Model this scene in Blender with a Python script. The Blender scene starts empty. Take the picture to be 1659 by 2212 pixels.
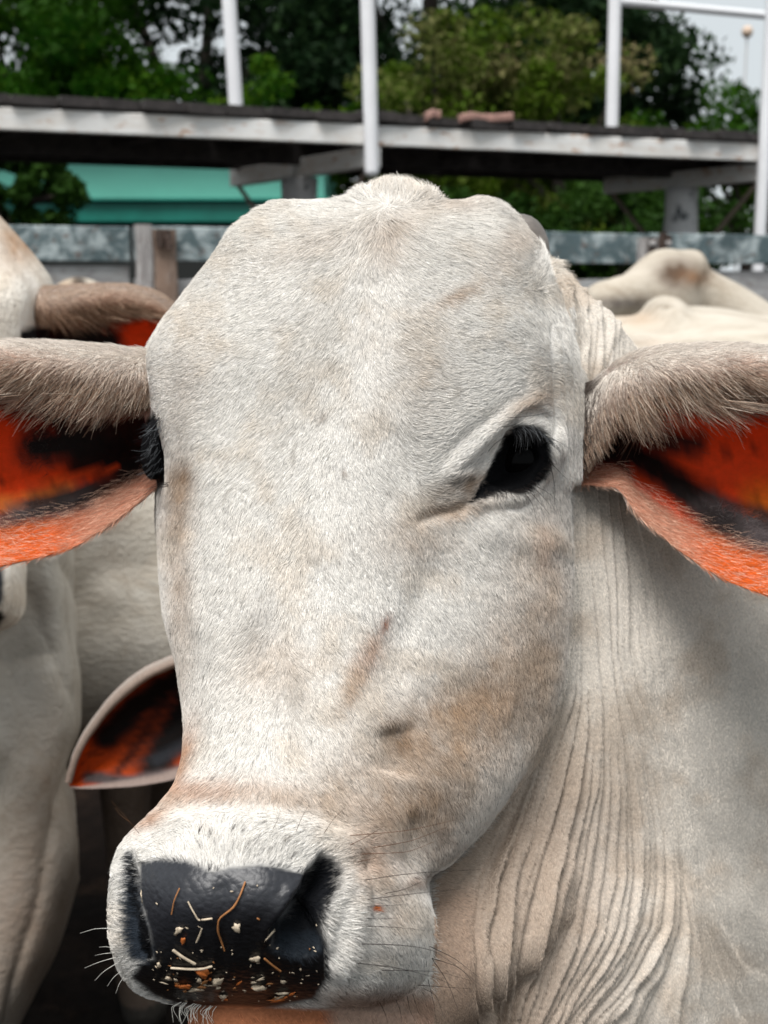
import bpy, bmesh, math, random
import numpy as np
from mathutils import Vector, Matrix

random.seed(7)
RNG = np.random.default_rng(7)
scene = bpy.context.scene
COL = scene.collection

# ------------------------------------------------------------------ camera
FPX = 2750.0                     # focal length in photo units (photo taken as 1659 x 2212)
PITCH = math.radians(10.4)
CAM = np.array([0.0, 0.0, 1.45])
UP = np.array([0.0, math.sin(PITCH), math.cos(PITCH)])
FW = np.array([0.0, math.cos(PITCH), -math.sin(PITCH)])
RT = np.array([1.0, 0.0, 0.0])
cam_data = bpy.data.cameras.new('camera')
cam_data.sensor_fit = 'VERTICAL'
cam_data.sensor_height = 36.0
cam_data.lens = 36.0 * FPX / 2212.0
cam_data.clip_start = 0.02
cam_data.clip_end = 2000.0
cam_data.dof.use_dof = True
cam_data.dof.focus_distance = 0.715
cam_data.dof.aperture_fstop = 12
cam = bpy.data.objects.new('camera', cam_data)
COL.objects.link(cam)
cam.location = CAM
cam.rotation_euler = (math.radians(90) - PITCH, 0, 0)
scene.camera = cam

# ------------------------------------------------------------------ world, sun, exposure
SUN_EL, SUN_AZ = math.radians(63), math.radians(-156)     # azimuth from +Y, to the right positive
world = bpy.data.worlds.new('World')
scene.world = world
world.use_nodes = True
wn = world.node_tree
wn.nodes.clear()
out = wn.nodes.new('ShaderNodeOutputWorld')
bg = wn.nodes.new('ShaderNodeBackground')
sky = wn.nodes.new('ShaderNodeTexSky')
sky.sky_type = 'NISHITA'
sky.sun_disc = False
sky.sun_elevation = SUN_EL
sky.sun_rotation = SUN_AZ
sky.dust_density = 4.0
mixw = wn.nodes.new('ShaderNodeMix')
mixw.data_type = 'RGBA'
mixw.inputs[0].default_value = 0.90
mixw.inputs[7].default_value = (13.0, 14.0, 14.5, 1)      # a thin bright overcast over the blue
wn.links.new(sky.outputs[0], mixw.inputs[6])
wn.links.new(mixw.outputs[2], bg.inputs[0])
bg.inputs[1].default_value = 0.050
wn.links.new(bg.outputs[0], out.inputs[0])
sd = bpy.data.lights.new('sun', 'SUN')
sd.energy = 3.8
sd.angle = math.radians(34)
sd.color = (1.0, 0.975, 0.945)
sun = bpy.data.objects.new('sun', sd)
COL.objects.link(sun)
sv = Vector((math.sin(SUN_AZ) * math.cos(SUN_EL), math.cos(SUN_AZ) * math.cos(SUN_EL), math.sin(SUN_EL)))
sun.rotation_euler = sv.to_track_quat('Z', 'Y').to_euler()
scene.view_settings.view_transform = 'Standard'
scene.view_settings.look = 'None'
scene.view_settings.gamma = 1.0
scene.view_settings.use_curve_mapping = False
scene.view_settings.exposure = 0.22
scene.cycles.max_bounces = 6
scene.cycles.transparent_max_bounces = 8
scene.cycles.use_denoising = True

# ------------------------------------------------------------------ small maths
def W(px, py, d):
    """a point of the place: seen at (px, py) of the photo, d metres deep"""
    px, py, d = np.broadcast_arrays(np.asarray(px, float), np.asarray(py, float), np.asarray(d, float))
    X = (px - 829.5) / FPX * d
    Y = -(py - 1106.0) / FPX * d
    return CAM + X[..., None] * RT + Y[..., None] * UP + d[..., None] * FW

def P(v):
    """world -> px, py, depth"""
    r = np.asarray(v) - CAM
    d = r @ FW
    return 829.5 + (r @ RT) / d * FPX, 1106.0 - (r @ UP) / d * FPX, d

def WZ(px, py, z):
    """where the line of sight through (px, py) meets height z"""
    a = W(px, py, 1.0) - CAM
    return CAM + a * ((z - CAM[2]) / a[2])

def WD(px, d, z):
    """point at column px, depth d, height z"""
    k = (z - CAM[2] + d * math.sin(PITCH)) / math.cos(PITCH)
    return CAM + (px - 829.5) / FPX * d * RT + k * UP + d * FW

def hashn(ix, iy, iz, seed):
    h = (ix.astype(np.int64) * 374761393 + iy.astype(np.int64) * 668265263 + iz.astype(np.int64) * 2147483647 + seed * 1274126177) & 0xFFFFFFFF
    h = ((h ^ (h >> 13)) * 1274126177) & 0xFFFFFFFF
    h = ((h ^ (h >> 16)) * 2246822519) & 0xFFFFFFFF
    return ((h ^ (h >> 15)) & 0xFFFF) / 65535.0

def noise(x, y, z=None, seed=0):
    x = np.asarray(x, float); y = np.asarray(y, float)
    z = np.zeros_like(x) if z is None else np.asarray(z, float)
    ix, iy, iz = np.floor(x), np.floor(y), np.floor(z)
    fx, fy, fz = x - ix, y - iy, z - iz
    fx, fy, fz = [t * t * (3 - 2 * t) for t in (fx, fy, fz)]
    r = 0
    for a in (0, 1):
        for b in (0, 1):
            for c in (0, 1):
                w = (fx if a else 1 - fx) * (fy if b else 1 - fy) * (fz if c else 1 - fz)
                r = r + w * hashn(ix + a, iy + b, iz + c, seed)
    return r * 2 - 1

def fbm(x, y, z=None, seed=0, o=3):
    r, a, s = 0, 0.5, 1.0
    for k in range(o):
        r = r + a * noise(x * s, y * s, None if z is None else z * s, seed + k)
        a *= 0.5; s *= 2.03
    return r

def pchip(x, y, q):
    """smooth monotone interpolation, y may have several columns"""
    x = np.asarray(x, float); y = np.asarray(y, float); q = np.clip(np.asarray(q, float), x[0], x[-1])
    sh = y.shape[1:]
    y = y.reshape(len(x), -1)
    h = np.diff(x)[:, None]
    dl = np.diff(y, axis=0) / h
    m = np.zeros_like(y)
    m[0], m[-1] = dl[0], dl[-1]
    a, b = dl[:-1], dl[1:]
    w1, w2 = 2 * h[1:] + h[:-1], h[1:] + 2 * h[:-1]
    with np.errstate(all='ignore'):
        mm = (w1 + w2) / (w1 / a + w2 / b)
    m[1:-1] = np.where(a * b > 0, mm, 0)
    i = np.clip(np.searchsorted(x, q, side='right') - 1, 0, len(x) - 2)
    t = ((q - x[i]) / (x[i + 1] - x[i]))[:, None]
    hh = (x[i + 1] - x[i])[:, None]
    r = ((2 * t**3 - 3 * t**2 + 1) * y[i] + (t**3 - 2 * t**2 + t) * hh * m[i]
         + (-2 * t**3 + 3 * t**2) * y[i + 1] + (t**3 - t**2) * hh * m[i + 1])
    return r.reshape((len(q),) + sh)

def catmull_closed(Pts, n):
    """Pts (R, K, 3) closed along K -> (R, K*n, 3)"""
    p0, p1, p2, p3 = np.roll(Pts, 1, 1), Pts, np.roll(Pts, -1, 1), np.roll(Pts, -2, 1)
    o = []
    for t in np.arange(n) / n:
        o.append(0.5 * (2 * p1 + (p2 - p0) * t + (2 * p0 - 5 * p1 + 4 * p2 - p3) * t**2 + (3 * p1 - p0 - 3 * p2 + p3) * t**3))
    o = np.stack(o, 2)
    return o.reshape(Pts.shape[0], -1, Pts.shape[2])

def smooth01(a, b, x):
    t = np.clip((x - a) / (b - a), 0, 1)
    return t * t * (3 - 2 * t)

def seg_dist(px, py, pts):
    """distance to a polyline and the running position 0..1 of the nearest point"""
    best = np.full(px.shape, 1e9); pos = np.zeros(px.shape)
    n = len(pts) - 1
    for i in range(n):
        ax, ay = pts[i]; bx, by = pts[i + 1]
        vx, vy = bx - ax, by - ay
        t = np.clip(((px - ax) * vx + (py - ay) * vy) / (vx * vx + vy * vy + 1e-9), 0, 1)
        dd = np.hypot(px - ax - t * vx, py - ay - t * vy)
        m = dd < best
        best = np.where(m, dd, best); pos = np.where(m, (i + t) / n, pos)
    return best, pos

def poly_sd(px, py, poly):
    """signed distance to a polygon, negative inside"""
    d, _ = seg_dist(px, py, list(poly) + [poly[0]])
    ins = np.zeros(px.shape, bool)
    n = len(poly)
    for i in range(n):
        ax, ay = poly[i]; bx, by = poly[(i + 1) % n]
        c = ((ay > py) != (by > py)) & (px < (bx - ax) * (py - ay) / (by - ay + 1e-12) + ax)
        ins ^= c
    return np.where(ins, -d, d)

# ------------------------------------------------------------------ mesh plumbing
class Geo:
    """collects points and faces; quads/tris with -1 padding"""
    def __init__(s): s.v = []; s.f = []; s.n = 0
    def add(s, v, f):
        v = np.asarray(v, float).reshape(-1, 3)
        s.v.append(v)
        s.f += [tuple(int(i) + s.n for i in q) for q in f]
        s.n += len(v)
    def verts(s): return np.concatenate(s.v)

def grid_faces(r, c, closed=False):
    cc = c if closed else c - 1
    i, j = np.meshgrid(np.arange(r - 1), np.arange(cc), indexing='ij')
    j2 = (j + 1) % c
    return np.stack([i * c + j, i * c + j2, (i + 1) * c + j2, (i + 1) * c + j], -1).reshape(-1, 4)

def add_rings(g, R):
    """R (rings, k, 3) closed rings with caps"""
    r, k, _ = R.shape
    v = R.reshape(-1, 3)
    f = [tuple(q) for q in grid_faces(r, k, True)]
    v = np.concatenate([v, R[0].mean(0)[None], R[-1].mean(0)[None]])
    a, b = r * k, r * k + 1
    for j in range(k):
        f.append((a, (j + 1) % k, j))
        f.append((b, (r - 1) * k + j, (r - 1) * k + (j + 1) % k))
    g.add(v, f)

def add_ell(g, c, r, rot=None, n=24):
    """ellipsoid; r = radii along the columns of rot (3x3) or world axes"""
    th = np.linspace(0, math.pi, n)[1:-1]
    ph = np.linspace(0, 2 * math.pi, 2 * n, endpoint=False)
    T, F = np.meshgrid(th, ph, indexing='ij')
    u = np.stack([np.sin(T) * np.cos(F), np.sin(T) * np.sin(F), np.cos(T)], -1) * np.array(r)
    if rot is not None: u = u @ np.array(rot).T
    add_rings(g, u + np.array(c))

def add_tube(g, pts, rad, n=20, side=None, sub=6):
    """tapered tube through pts, rad = radius or (across, other) per point; rounded ends"""
    pts = np.array(pts, float)
    rad = np.array([(r, r) if np.isscalar(r) else r for r in rad], float)
    t = np.arange(len(pts)); q = np.linspace(0, len(pts) - 1, (len(pts) - 1) * sub + 1)
    c = pchip(t, pts, q) if len(pts) > 2 else np.stack([np.interp(q, t, pts[:, k]) for k in range(3)], 1)
    rr = pchip(t, rad, q) if len(pts) > 2 else np.stack([np.interp(q, t, rad[:, k]) for k in range(2)], 1)
    tan = np.gradient(c, axis=0); tan /= np.linalg.norm(tan, axis=1)[:, None] + 1e-12
    ref = np.array(side if side is not None else (0, 0, 1.0))
    if side is None and abs(tan[0] @ ref) > 0.9: ref = np.array((1.0, 0, 0))
    a = ref - (tan @ ref)[:, None] * tan; a /= np.linalg.norm(a, axis=1)[:, None] + 1e-12
    b = np.cross(tan, a)
    ph = np.linspace(0, 2 * math.pi, n, endpoint=False)
    rings = []
    for e in (0.15, 0.6, 0.88):
        k = math.sqrt(1 - (1 - e)**2) if e < 1 else 1
        rings.append((c[0] - tan[0] * rr[0].mean() * (1 - e), rr[0] * k, a[0], b[0]))
    for i in range(len(c)): rings.append((c[i], rr[i], a[i], b[i]))
    for e in (0.88, 0.6, 0.15):
        k = math.sqrt(1 - (1 - e)**2)
        rings.append((c[-1] + tan[-1] * rr[-1].mean() * (1 - e), rr[-1] * k, a[-1], b[-1]))
    R = np.stack([cc + np.outer(np.cos(ph) * r[0], aa) + np.outer(np.sin(ph) * r[1], bb) for cc, r, aa, bb in rings])
    add_rings(g, R)

def mesh_np(name, v, f):
    me = bpy.data.meshes.new(name)
    v = np.asarray(v, np.float32)
    if isinstance(f, np.ndarray):
        me.vertices.add(len(v)); me.vertices.foreach_set('co', v.ravel())
        k = f.shape[1]
        me.loops.add(f.size); me.loops.foreach_set('vertex_index', f.astype(np.int32).ravel())
        me.polygons.add(len(f)); me.polygons.foreach_set('loop_start', np.arange(0, f.size, k, dtype=np.int32))
        me.update(calc_edges=True)
    else:
        me.from_pydata(v.tolist(), [], f)
        me.update()
    return me

def remesh(g, voxel):
    """fuse all closed pieces of g into one skin; returns verts, quads"""
    me = mesh_np('tmp', g.verts(), g.f)
    bm = bmesh.new(); bm.from_mesh(me); bmesh.ops.recalc_face_normals(bm, faces=bm.faces); bm.to_mesh(me); bm.free()
    o = bpy.data.objects.new('tmp', me); COL.objects.link(o)
    m = o.modifiers.new('r', 'REMESH'); m.mode = 'VOXEL'; m.voxel_size = voxel; m.adaptivity = 0
    dg = bpy.context.evaluated_depsgraph_get()
    ev = o.evaluated_get(dg).to_mesh()
    v = np.zeros(len(ev.vertices) * 3, np.float32); ev.vertices.foreach_get('co', v)
    li = np.zeros(len(ev.loops), np.int32); ev.loops.foreach_get('vertex_index', li)
    ls = np.zeros(len(ev.polygons), np.int32); ev.polygons.foreach_get('loop_total', ls)
    assert (ls == 4).all()
    bpy.data.objects.remove(o); bpy.data.meshes.remove(me)
    return v.reshape(-1, 3).astype(float), li.reshape(-1, 4)

def edges_of(q):
    e = np.concatenate([q[:, [0, 1]], q[:, [1, 2]], q[:, [2, 3]], q[:, [3, 0]]])
    return e

def smooth(v, q, it, w=0.5, mask=None):
    e = edges_of(q); n = len(v)
    a = np.concatenate([e[:, 0], e[:, 1]]); b = np.concatenate([e[:, 1], e[:, 0]])
    cnt = np.maximum(np.bincount(a, minlength=n), 1)[:, None]
    for _ in range(it):
        s = np.stack([np.bincount(a, weights=v[b, k], minlength=n) for k in range(3)], 1) / cnt
        d = (s - v) * w
        v = v + (d if mask is None else d * mask[:, None])
    return v

def vnormals(v, q):
    fn = np.cross(v[q[:, 2]] - v[q[:, 0]], v[q[:, 3]] - v[q[:, 1]])
    n = np.zeros_like(v)
    for k in range(4):
        for c in range(3):
            n[:, c] += np.bincount(q[:, k], weights=fn[:, c], minlength=len(v))
    return n / (np.linalg.norm(n, axis=1)[:, None] + 1e-12)

def tag(o, label=None, cat=None, group=None, kind=None):
    if label: o['label'] = label
    if cat: o['category'] = cat
    if group: o['group'] = group
    if kind: o['kind'] = kind
    return o

def empty(name, loc, label=None, cat=None, group=None):
    o = bpy.data.objects.new(name, None); COL.objects.link(o)
    o.location = tuple(loc); o.empty_display_size = 0.1
    bpy.context.view_layer.update()
    return tag(o, label, cat, group)

def link(name, me, mat, parent=None, shade=True):
    o = bpy.data.objects.new(name, me); COL.objects.link(o)
    if mat: me.materials.append(mat)
    if shade and len(me.polygons): me.polygons.foreach_set('use_smooth', [True] * len(me.polygons))
    if parent:
        o.parent = parent
        o.matrix_parent_inverse = Matrix.Translation(-parent.location) if parent.parent is None else Matrix()
    return o

def set_col(me, c, name='col'):
    a = me.color_attributes.new(name, 'FLOAT_COLOR', 'POINT')
    c = np.asarray(c, np.float32)
    if c.shape[1] == 3: c = np.concatenate([c, np.ones((len(c), 1), np.float32)], 1)
    a.data.foreach_set('color', c.ravel())

def hair(name, pts, rad, col, mat, parent):
    """pts (n, k, 3), rad (n, k), col (n, 3)"""
    n, k, _ = pts.shape
    hc = bpy.data.hair_curves.new(name)
    hc.add_curves([k] * n)
    hc.attributes['position'].data.foreach_set('vector', pts.astype(np.float32).ravel())
    r = hc.attributes.get('radius') or hc.attributes.new('radius', 'FLOAT', 'POINT')
    r.data.foreach_set('value', rad.astype(np.float32).ravel())
    c = hc.attributes.new('col', 'FLOAT_COLOR', 'CURVE')
    c.data.foreach_set('color', np.concatenate([col, np.ones((n, 1))], 1).astype(np.float32).ravel())
    hc.materials.append(mat)
    o = bpy.data.objects.new(name, hc); COL.objects.link(o)
    if parent:
        o.parent = parent; o.matrix_parent_inverse = Matrix.Translation(-parent.location)
    return o

# ------------------------------------------------------------------ materials
def new_mat(name):
    m = bpy.data.materials.new(name); m.use_nodes = True
    nt = m.node_tree
    return m, nt, nt.nodes['Principled BSDF']

def ramp(nt, stops):
    r = nt.nodes.new('ShaderNodeValToRGB')
    el = r.color_ramp.elements
    while len(el) < len(stops): el.new(0.5)
    for e, (p, c) in zip(el, stops):
        e.position = p; e.color = (*c, 1) if len(c) == 3 else c
    return r

def nz(nt, scale, detail=6, rough=0.6, vec=None, dist=0.0):
    n = nt.nodes.new('ShaderNodeTexNoise')
    n.inputs['Scale'].default_value = scale; n.inputs['Detail'].default_value = detail
    n.inputs['Roughness'].default_value = rough; n.inputs['Distortion'].default_value = dist
    if vec is not None: nt.links.new(vec, n.inputs['Vector'])
    return n

def coords(nt, scale=(1, 1, 1), rot=(0, 0, 0)):
    tc = nt.nodes.new('ShaderNodeTexCoord'); mp = nt.nodes.new('ShaderNodeMapping')
    mp.inputs['Scale'].default_value = scale; mp.inputs['Rotation'].default_value = rot
    nt.links.new(tc.outputs['Object'], mp.inputs['Vector'])
    return mp.outputs[0]

def bump(nt, b, src, strength=0.3, dist=0.01, prev=None):
    n = nt.nodes.new('ShaderNodeBump')
    n.inputs['Strength'].default_value = strength; n.inputs['Distance'].default_value = dist
    nt.links.new(src, n.inputs['Height'])
    if prev is not None: nt.links.new(prev, n.inputs['Normal'])
    nt.links.new(n.outputs[0], b.inputs['Normal'])
    return n.outputs[0]

def mul(nt, a, b, fac=1.0, mode='MULTIPLY'):
    m = nt.nodes.new('ShaderNodeMix'); m.data_type = 'RGBA'; m.blend_type = mode
    m.inputs[0].default_value = fac
    nt.links.new(a, m.inputs[6]); nt.links.new(b, m.inputs[7])
    return m.outputs[2]

# skin under the coat: colour per vertex, alpha of 'col' unused; 'wet' = gloss mask
skin, nt, b = new_mat('cow_skin')
a = nt.nodes.new('ShaderNodeAttribute'); a.attribute_name = 'col'
w = nt.nodes.new('ShaderNodeAttribute'); w.attribute_name = 'wet'
n1 = nz(nt, 900, 3); r1 = ramp(nt, [(0.3, (0.72, 0.72, 0.72)), (0.75, (1.15, 1.15, 1.15))])
nt.links.new(n1.outputs[0], r1.inputs[0])
nt.links.new(mul(nt, a.outputs[0], r1.outputs[0]), b.inputs['Base Color'])
mr = nt.nodes.new('ShaderNodeMapRange'); mr.inputs[3].default_value = 0.75; mr.inputs[4].default_value = 0.36
nt.links.new(w.outputs[2], mr.inputs[0]); nt.links.new(mr.outputs[0], b.inputs['Roughness'])
vo = nt.nodes.new('ShaderNodeTexVoronoi'); vo.inputs['Scale'].default_value = 560; vo.feature = 'F1'
vm = nt.nodes.new('ShaderNodeMath'); vm.operation = 'MULTIPLY'
nt.links.new(vo.outputs[0], vm.inputs[0]); nt.links.new(w.outputs[2], vm.inputs[1])
b1 = bump(nt, b, vm.outputs[0], 0.35, -0.0009)
m5 = nt.nodes.new('ShaderNodeMapRange'); m5.inputs[3].default_value = 0.08; m5.inputs[4].default_value = 0.38
nt.links.new(w.outputs[2], m5.inputs[0]); nt.links.new(m5.outputs[0], b.inputs['Specular IOR Level'])
bump(nt, b, n1.outputs[0], 0.25, 0.0006, b1)
b.inputs['Specular IOR Level'].default_value = 0.35
b.inputs['Subsurface Weight'].default_value = 0.0
SKIN = skin

# ear skin: thin, lets light through
ear_m, nt, b = new_mat('ear_skin')
a = nt.nodes.new('ShaderNodeAttribute'); a.attribute_name = 'col'
n1 = nz(nt, 260, 5); r1 = ramp(nt, [(0.3, (0.85, 0.85, 0.85)), (0.7, (1.08, 1.08, 1.08))])
nt.links.new(n1.outputs[0], r1.inputs[0])
cc = mul(nt, a.outputs[0], r1.outputs[0])
nt.links.new(cc, b.inputs['Base Color'])
b.inputs['Roughness'].default_value = 0.6; b.inputs['Specular IOR Level'].default_value = 0.2
bump(nt, b, n1.outputs[0], 0.3, 0.0015)
tr = nt.nodes.new('ShaderNodeBsdfTranslucent'); nt.links.new(cc, tr.inputs[0])
ms = nt.nodes.new('ShaderNodeMixShader'); ms.inputs[0].default_value = 0.45
nt.links.new(b.outputs[0], ms.inputs[1]); nt.links.new(tr.outputs[0], ms.inputs[2])
nt.links.new(ms.outputs[0], nt.nodes['Material Output'].inputs[0])
EAR = ear_m

hair_m, nt, b = new_mat('cow_hair')
a = nt.nodes.new('ShaderNodeAttribute'); a.attribute_name = 'col'
nt.links.new(a.outputs[0], b.inputs['Base Color'])
b.inputs['Roughness'].default_value = 0.65; b.inputs['Specular IOR Level'].default_value = 0.12
HAIR = hair_m

def simple(name, col, rough=0.6, noise_scale=None, lo=0.7, hi=1.2, bmp=0.0, bd=0.01, metal=0.0, spec=0.5):
    m, nt, b = new_mat(name)
    b.inputs['Roughness'].default_value = rough; b.inputs['Metallic'].default_value = metal
    b.inputs['Specular IOR Level'].default_value = spec
    if noise_scale:
        n = nz(nt, noise_scale, 6, 0.65, coords(nt))
        r = ramp(nt, [(0.25, tuple(c * lo for c in col)), (0.75, tuple(min(1, c * hi) for c in col))])
        nt.links.new(n.outputs[0], r.inputs[0]); nt.links.new(r.outputs[0], b.inputs['Base Color'])
        if bmp: bump(nt, b, n.outputs[0], bmp, bd)
    else:
        b.inputs['Base Color'].default_value = (*col, 1)
    return m

def peeling(name, base, under, wood, scale=9.0, amt=0.5, stretch=(1, 1, 1), dirt=0.7):
    """weathered paint: two paint tones and bare patches, with dirt streaks"""
    m, nt, b = new_mat(name)
    v = coords(nt, stretch)
    n1 = nz(nt, scale, 8, 0.72, v, 0.6); n2 = nz(nt, scale * 2.7, 8, 0.7, v, 0.3); n3 = nz(nt, scale * 0.4, 4, 0.6, v)
    r1 = ramp(nt, [(amt - 0.07, (0, 0, 0)), (amt + 0.05, (1, 1, 1))]); nt.links.new(n1.outputs[0], r1.inputs[0])
    r2 = ramp(nt, [(0.56, (0, 0, 0)), (0.66, (1, 1, 1))]); nt.links.new(n2.outputs[0], r2.inputs[0])
    r3 = ramp(nt, [(0.3, (dirt, dirt, dirt)), (0.7, (1.1, 1.1, 1.1))]); nt.links.new(n3.outputs[0], r3.inputs[0])
    m1 = nt.nodes.new('ShaderNodeMix'); m1.data_type = 'RGBA'
    m1.inputs[6].default_value = (*base, 1); m1.inputs[7].default_value = (*under, 1); nt.links.new(r1.outputs[0], m1.inputs[0])
    m2 = nt.nodes.new('ShaderNodeMix'); m2.data_type = 'RGBA'
    nt.links.new(m1.outputs[2], m2.inputs[6]); m2.inputs[7].default_value = (*wood, 1); nt.links.new(r2.outputs[0], m2.inputs[0])
    nt.links.new(mul(nt, m2.outputs[2], r3.outputs[0]), b.inputs['Base Color'])
    b.inputs['Roughness'].default_value = 0.8
    bump(nt, b, n1.outputs[0], 0.4, 0.01)
    return m

EYE = simple('eyeball', (0.003, 0.0025, 0.0025), 0.08, spec=0.05)
HORN = simple('horn', (0.16, 0.14, 0.125), 0.5, 60, 0.6, 1.4, 0.3, 0.002)

# ------------------------------------------------------------------ the cow in front
A4 = lambda *a: a
HEAD = {  # row: ten stations round the skull: left edge, over the face to the right edge, then round the back
 436: [(600,.885),(650,.865),(740,.848),(850,.838),(940,.845),(1020,.865),(1060,.88),(1070,.90),(1000,.95),(660,.95)],
 454: [(560,.88),(610,.855),(710,.832),(845,.82),(940,.83),(1035,.85),(1085,.87),(1100,.90),(1010,.97),(640,.97)],
 490: [(508,.872),(550,.84),(670,.812),(830,.798),(950,.808),(1060,.832),(1115,.86),(1133,.90),(1060,1.0),(600,1.0)],
 540: [(470,.87),(520,.83),(645,.80),(822,.785),(960,.795),(1085,.818),(1145,.85),(1170,.90),(1100,1.0),(560,1.0)],
 640: [(395,.862),(450,.82),(600,.785),(800,.77),(960,.78),(1095,.803),(1168,.84),(1200,.90),(1150,1.02),(480,1.0)],
 700: [(350,.856),(405,.812),(570,.778),(785,.762),(955,.772),(1105,.795),(1182,.832),(1225,.90),(1170,1.02),(440,1.0)],
 780: [(320,.85),(370,.805),(540,.77),(765,.755),(945,.765),(1110,.79),(1193,.825),(1245,.90),(1200,1.02),(400,1.0)],
 900: [(335,.84),(385,.795),(520,.765),(735,.745),(915,.757),(1085,.783),(1190,.822),(1258,.895),(1220,1.01),(400,.99)],
 1000:[(357,.835),(400,.785),(510,.755),(705,.737),(870,.75),(1020,.775),(1170,.82),(1246,.885),(1210,1.0),(420,.98)],
 1100:[(358,.828),(400,.775),(500,.745),(688,.727),(845,.74),(985,.765),(1140,.808),(1240,.875),(1210,.98),(420,.97)],
 1300:[(358,.81),(400,.755),(490,.725),(650,.707),(790,.717),(930,.745),(1110,.785),(1236,.86),(1200,.96),(440,.93)],
 1450:[(388,.79),(423,.738),(490,.707),(620,.69),(750,.697),(900,.728),(1080,.772),(1220,.845),(1180,.93),(470,.90)],
 1580:[(401,.765),(430,.712),(490,.682),(600,.668),(720,.675),(860,.704),(1030,.753),(1180,.825),(1140,.90),(480,.86)],
 1680:[(385,.74),(412,.692),(475,.664),(580,.651),(700,.657),(840,.687),(990,.733),(1120,.795),(1070,.86),(470,.82)],
 1740:[(345,.722),(375,.677),(450,.65),(556,.638),(680,.645),(825,.675),(955,.72),(1078,.78),(1020,.84),(440,.80)],
 1785:[(298,.705),(332,.664),(420,.638),(530,.627),(665,.634),(805,.663),(925,.71),(1040,.768),(980,.82),(400,.78)],
 1830:[(262,.692),(292,.65),(392,.622),(510,.613),(645,.619),(785,.648),(900,.70),(1003,.757),(930,.80),(370,.76)],
 1870:[(249,.685),(278,.643),(378,.617),(497,.609),(635,.614),(778,.638),(880,.685),(960,.74),(900,.79),(350,.75)],
 1900:[(245,.68),(273,.639),(368,.613),(490,.605),(630,.61),(778,.633),(872,.668),(918,.715),(860,.77),(340,.74)],
 1960:[(241,.677),(268,.636),(360,.611),(488,.602),(632,.607),(785,.629),(880,.662),(929,.708),(860,.75),(340,.73)],
 2020:[(242,.675),(268,.637),(360,.616),(492,.608),(640,.613),(790,.629),(886,.661),(935,.705),(860,.74),(340,.73)],
 2080:[(252,.675),(280,.642),(366,.625),(498,.618),(648,.622),(795,.632),(885,.662),(931,.703),(850,.73),(350,.73)],
 2120:[(275,.678),(302,.650),(380,.637),(505,.630),(650,.633),(790,.635),(870,.664),(912,.70),(830,.72),(370,.72)],
 2150:[(312,.682),(340,.662),(410,.651),(515,.643),(650,.645),(775,.641),(840,.667),(872,.695),(800,.71),(400,.71)],
 2172:[(385,.69),(410,.674),(460,.662),(530,.655),(650,.656),(750,.662),(790,.67),(810,.69),(760,.70),(450,.70)],
}
NECK = {
 560: [(950,.97),(1050,.95),(1120,.945),(1165,.95),(1192,.965),(1196,.99),(1150,1.1),(980,1.1)],
 640: [(900,.95),(1050,.93),(1170,.925),(1232,.94),(1262,.965),(1270,.99),(1200,1.15),(950,1.15)],
 720: [(880,.95),(1050,.925),(1200,.915),(1290,.94),(1335,.97),(1350,1.0),(1280,1.2),(950,1.2)],
 800: [(860,.95),(1050,.92),(1225,.908),(1325,.935),(1385,.97),(1410,1.02),(1350,1.25),(950,1.25)],
 1000:[(850,.93),(1050,.91),(1225,.905),(1390,.94),(1530,1.0),(1600,1.08),(1500,1.35),(950,1.3)],
 1200:[(850,.92),(1050,.90),(1240,.885),(1420,.93),(1600,1.0),(1800,1.12),(1700,1.5),(950,1.3)],
 1450:[(860,.9),(1050,.885),(1220,.872),(1420,.91),(1650,1.0),(2000,1.2),(1900,1.6),(950,1.3)],
 1650:[(900,.88),(1050,.865),(1200,.858),(1400,.90),(1650,1.0),(2200,1.3),(2100,1.8),(950,1.3)],
 1850:[(990,.85),(1050,.835),(1180,.84),(1380,.89),(1650,1.0),(2300,1.35),(2200,1.9),(1100,1.3)],
 2000:[(1010,.84),(1060,.82),(1170,.822),(1370,.875),(1650,.99),(2350,1.4),(2250,1.9),(1100,1.3)],
 2212:[(1032,.83),(1080,.808),(1180,.812),(1370,.87),(1650,.985),(2350,1.4),(2250,1.9),(1120,1.3)],
 2500:[(1060,.84),(1100,.815),(1200,.82),(1380,.875),(1650,.99),(2350,1.4),(2250,1.9),(1140,1.3)],
 2900:[(1200,.92),(1240,.90),(1330,.90),(1450,.93),(1650,1.05),(2250,1.4),(2200,1.8),(1250,1.3)],
}
THROAT = {   # the paler fold of the far side, seen between lip and dewlap
 1780:[(900,.86),(960,.845),(1020,.85),(1080,.87),(1060,.95),(920,.95)],
 1950:[(880,.88),(950,.865),(1020,.865),(1090,.88),(1060,1.0),(900,1.0)],
 2212:[(900,.89),(960,.87),(1030,.87),(1110,.89),(1100,1.05),(930,1.05)],
 2600:[(980,.92),(1030,.90),(1080,.90),(1160,.92),(1150,1.1),(1000,1.1)],
}
def loft(tbl, step=7, k=12):
    ys = sorted(tbl); arr = np.array([tbl[y] for y in ys], float)
    q = np.linspace(ys[0], ys[-1], int((ys[-1] - ys[0]) / step))
    A = catmull_closed(pchip(ys, arr, q), k)
    return W(A[..., 0], np.repeat(q[:, None], A.shape[1], 1), A[..., 1])

def frame_ell(g, px, py, d, rx, ry, rd, rot=0):
    """ellipsoid with radii in photo units across/down and metres deep, turned by rot in the picture's plane"""
    s = d / FPX
    c, si = math.cos(rot), math.sin(rot)
    a = c * RT - si * UP; b_ = si * RT + c * UP
    add_ell(g, W(px, py, d), (rx * s, ry * s, rd), np.stack([a, b_, FW], 1))

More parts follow.
